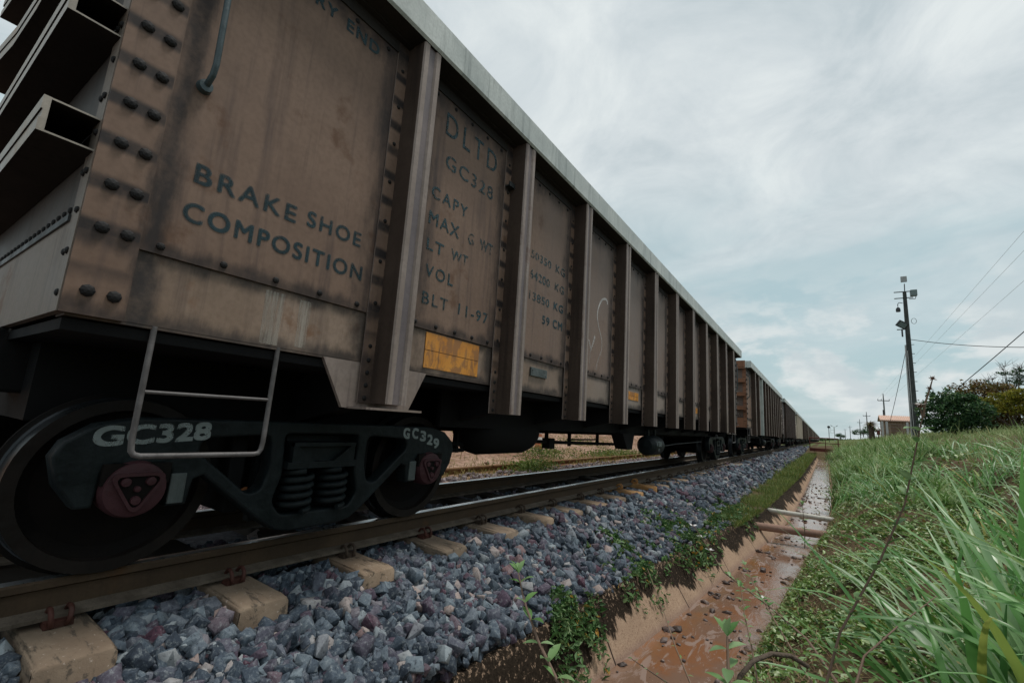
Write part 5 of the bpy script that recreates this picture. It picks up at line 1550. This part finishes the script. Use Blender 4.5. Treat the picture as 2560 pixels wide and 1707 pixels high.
def make_hut():
    Y = 70; x0, x1 = .083 * Y, .1245 * Y; zg = .012 * Y; ze = .0395 * Y; zr = .0432 * Y
    root = empty('hut', ((x0 + x1) / 2, Y, zg)); W = (x1 - x0) / 2
    tag(root, 'low timber hut with a pinkish tiled roof behind the leaning pole', 'hut')
    mb = MB()
    for k in range(10): a = -W + .12 + k * (2 * W - .24) / 10; mb.box(a, a + (2 * W - .24) / 10 - .02, 0, 2.6, 0, ze - zg)
    mb.build('wall', 'hut_wall', root)
    mb = MB(); mb.extrude([(-.35, ze - zg - .02), (-.35, ze - zg + .09), (1.3, zr - zg + .42), (2.9, ze - zg + .09), (2.9, ze - zg - .02), (1.3, zr - zg + .30)], 'x', -W - .1, W + .1)
    n = 18
    for k in range(n): a = -W - .1 + k * (2 * W + .2) / n; mb.tube([(a + .1, -.36, ze - zg + .1), (a + .1, 1.3, zr - zg + .43)], .045, 5)
    mb.build('roof', 'roof_tiles', root)
    mb = MB(); mb.box(-.5, .3, -.02, .02, 0.1, 1.5); mb.build('door', 'timber', root)
    mb = MB(); mb.tube([(-1.0, 1.5, zr - zg), (-1.0, 1.5, zr - zg + 1.1)], .09, 8); mb.build('vent_pipe', 'dark_metal', root)
    # fence posts and rails in front
    root = empty('yard_fence', (x0 - .1, 62, .012 * 62)); tag(root, 'grey posts and wire of the yard fence in front of the hut', 'fence')
    for k, xq in enumerate((.0845, .0905, .117, .122)):
        X = xq * 62 - root.location.x; mb = MB(); mb.box(X - .09, X + .09, -.09, .09, -.4, (.0382 if k != 3 else .035) * 62 - root.location.z); mb.build('fence_post', 'conduit_grey', root, bevel=.01)
    mb = MB()
    for z in (.3, .7, 1.05, 1.35): mb.tube([(-1.2, 0, z), (2.6, 0, z + .05)], .012, 5)
    mb.build('fence_wire', 'line_pole', root)
    # broken trunk with a ragged thatch of dead fronds
    Y = 50; root = empty('palm_stump', (.0690 * Y, Y, .010 * Y)); tag(root, 'broken brown palm stump with a curled dead crown left of the hut', 'tree stump')
    mb = MB(); mb.tube([(-.02, 0, -.3), (-.03, 0, .5), (-.08, 0, 1.0), (-.12, 0, 1.15)], [.17, .15, .14, .10], 12); mb.tube([(.16, .1, -.3), (.14, .1, .7), (.16, .1, .95)], [.1, .09, .06], 8); mb.build('trunk', 'bark', root, smooth=50)
    r = np.random.default_rng(61); n = 260
    V, F = blades(np.tile(np.array([[-.10, 0, 1.10]]), (n, 1)) + r.normal(0, .07, (n, 3)), r.uniform(.3, .75, n), r.uniform(.03, .05, n), r.normal(.2, 1.2, n), r.uniform(.7, 1.6, n), r.uniform(.4, 1.3, n), 4)
    np_mesh('crown', V, F, 'brown_leaf', root)
    Y = 50; root = empty('wooden_shrine', (.0785 * Y, Y, .010 * Y)); tag(root, 'little red gabled box on a post between the stump and the hut', 'box')
    mb = MB(); mb.box(-.10, .12, -.12, .12, .25, .62); mb.build('body', 'bridge_red', root)
    mb = MB(); mb.extrude([(-.2, .58), (.02, .80), (.24, .58), (.24, .62), (.02, .86), (-.2, .62)], 'y', -.2, .2); mb.build('roof', 'roof_tiles', root)
    mb = MB(); mb.box(-.03, .05, -.03, .03, -.3, .25); mb.build('post', 'timber', root)


make_hut()


# ------------------------------------------------------------------ trees
def tree(name, base, H, blobs, nleaf, ls, mat, r, label, group, trunk=.14, bare=0, limbs=6):
    root = empty(name, base); tag(root, label, 'tree', group)
    mb = MB(); cen = [np.array(b[:3]) for b in blobs]
    mb.tube([(0, 0, -.3), (.03, .02, H * .18), (-.02, 0, H * .36)], [trunk, trunk * .8, trunk * .6], 9)
    for k in range(limbs):
        c = cen[k % len(cen)] + r.normal(0, .15, 3); p0 = np.array([0, 0, H * r.uniform(.12, .34)])
        mid = p0 * .5 + c * .5 + r.normal(0, .12, 3); mb.tube([tuple(p0), tuple(mid), tuple(c)], [trunk * .5, trunk * .32, trunk * .1], 6)
        for j in range(bare):
            e = c + np.array([r.normal(0, .5), r.normal(0, .5), r.uniform(.2, 1.0)]) * H * .16; m2 = (c + e) / 2 + r.normal(0, .06, 3)
            mb.tube([tuple(c), tuple(m2), tuple(e)], [trunk * .12, trunk * .08, trunk * .03], 5)
    mb.build('trunk', 'bark', root, smooth=60)
    if nleaf:
        P = []
        vol = np.array([b[3] * b[4] * b[5] for b in blobs]); vol = vol / vol.sum()
        for b, v in zip(blobs, vol):
            m = max(4, int(26 * v * len(blobs)))
            d = r.normal(size=(m, 3)); d /= np.linalg.norm(d, axis=1)[:, None]; rad = r.uniform(.55, 1.08, (m, 1))
            cc = np.array(b[:3]) + d * rad * np.array(b[3:6])                 # twig clusters near the surface
            k = int(nleaf * v / m) + 1
            q = np.repeat(cc, k, 0) + r.normal(0, 1, (m * k, 3)) * np.array(b[3:6]) * .17
            P.append(q)
        P = np.concatenate(P); P = P[P[:, 2] > .05]
        V, F = leaves(P, ls * r.lognormal(0, .3, len(P)), r, .25, .5)
        np_mesh('crown', V, F, mat, root)
    return root


def make_trees():
    r = np.random.default_rng(71)
    G = 'trees on the bank at the right'
    def at(vx, vz, Y): return (vx * Y, Y, vz * Y)
    # dense dark bush
    Y = 32; b = at(.172, .022, Y)
    bl = [(-.75, 0, 1.05, .62, .6, .7), (-.45, .1, 1.6, .6, .6, .5), (.1, 0, 1.75, .65, .6, .55), (.7, 0, 1.5, .65, .6, .6), (1.1, .1, 1.05, .55, .6, .6), (.2, -.2, .9, .9, .6, .7), (-.3, -.1, .5, .95, .5, .5), (.7, -.1, .5, .9, .5, .5)]
    tree('dense_bush', b, 2.2, bl, 9000, .125, 'bush_leaf', r, 'dense dark green bush just right of the leaning pole', G, .09)
    Y = 40; b = at(.215, .028, Y)
    bl = [(-1.3, 0, 2.3, .75, .7, .7), (-.4, 0, 2.6, .85, .7, .55), (.6, 0, 2.5, .9, .8, .6), (1.4, 0, 2.2, .8, .7, .8), (0, 0, 1.6, 1.3, .8, .8), (-.9, 0, 1.0, 1.0, .7, .8), (1.0, 0, 1.2, 1.0, .7, .8)]
    tree('bronze_tree', b, 3.1, bl, 9000, .13, 'brown_leaf', r, 'bronze brown leaved tree behind the dark bush', G, .12, 2)
    Y = 37; b = at(.2380, .024, Y)
    bl = [(-1.0, 0, 1.8, .6, .6, .38), (-.2, 0, 2.1, .65, .6, .36), (.55, 0, 2.3, .65, .6, .36), (1.3, 0, 2.2, .75, .6, .5), (.4, 0, 1.6, .9, .6, .4), (-.6, .2, 1.4, .6, .5, .35), (1.2, 0, 1.4, .8, .6, .5)]
    tree('yellow_tree', b, 2.5, bl, 6500, .12, 'yellow_leaf', r, 'yellow green tree with flat leaf layers at the right edge', G, .10)
    bl = [(-.9, .2, .9, .8, .5, .6), (0, .2, .8, .9, .5, .65), (.9, .2, .8, .9, .5, .7)]
    tree('bronze_shrub', (b[0], b[1] + .6, b[2]), 1.5, bl, 4500, .12, 'brown_leaf', r, 'low bronze brown shrub under the yellow green tree', G, .06)
    Y = 47; b = at(.236, .04, Y)
    bl = [(-.8, 0, 3.0, .35, .3, .2), (.1, 0, 3.75, .6, .4, .16), (.8, 0, 3.9, .4, .4, .2), (.5, 0, 3.1, .5, .4, .25), (-.4, 0, 2.7, .5, .4, .3)]
    tree('sparse_tree', b, 4.2, bl, 420, .14, 'bush_leaf', r, 'nearly bare tree with thin twigs and a few flat leaf layers on top', G, .12, 9, 14)
    # palm at the right edge
    Y = 36; b = at(.268, .03, Y); root = empty('palm_tree', b); tag(root, 'dark feathery palm cut by the right edge', 'tree', G)
    mb = MB(); mb.tube([(0, 0, -.3), (.05, 0, 1.4), (.0, 0, 2.7)], [.15, .12, .11], 10); mb.build('trunk', 'bark', root, smooth=50)
    Vs, Fs, off = [], [], 0
    for k in range(18):
        az = k * 2.4; ti = r.uniform(.2, 1.3); L = r.uniform(1.1, 1.6); m = 46
        t = np.linspace(.1, 1, m); a = ti + 1.1 * t; hx = np.cumsum(np.sin(a)) * L / m; hz = np.cumsum(np.cos(a)) * L / m
        for sgn in (-1, 1):
            P = np.stack([hx * math.cos(az), hx * math.sin(az), 2.7 + hz], 1)
            V, F = blades(P, .38 * np.sin(np.pi * np.clip(t, .08, .97)) + .05, np.full(m, .03), np.full(m, az + sgn * 1.15), np.full(m, 1.25), np.full(m, .7), 2)
            Vs.append(V); Fs.append(F + off); off += len(V)
    np_mesh('crown', np.concatenate(Vs), np.concatenate(Fs), 'palm_leaf', root)
    # small far trees beside the line
    Y = 190; b = (.0258 * Y, Y, float(terr(.0258 * Y, Y)))
    bl = [(-.7, 0, 1.6, .9, .8, .45), (.5, 0, 1.3, .9, .8, .5), (0, 0, 1.9, .7, .6, .35)]
    tree('small_tree', b, 2.2, bl, 2500, .17, 'bush_leaf', r, 'small flat crowned tree beyond the footbridge', None, .1)
    Y = 100; b = (.058 * Y, Y, .013 * Y); bl = [(-.7, 0, .5, .9, .7, .5), (.6, 0, .8, .9, .7, .6), (1.6, 0, 1.1, .7, .7, .5)]
    tree('far_shrub', b, 1.3, bl, 3000, .13, 'bush_leaf', r, 'dark shrub on the bank crest left of the broken stump', None, .07)
    # low wood on the horizon
    n = 26000; x = r.uniform(-900, 1400, n); y = 1400 + r.uniform(-40, 40, n); hh = 3.5 + 3 * vnoise(x, y * 0, .02, 3)
    z = r.random(n) * np.clip(hh, 1, 20); V, F = leaves(np.stack([x, y, z], 1), r.uniform(4, 8, n), r, .3, .8)
    o = np_mesh('far_wood', V, F, 'bush_leaf'); tag(o, 'low dark wood along the horizon beyond the train', 'wood', kind='stuff')


make_trees()
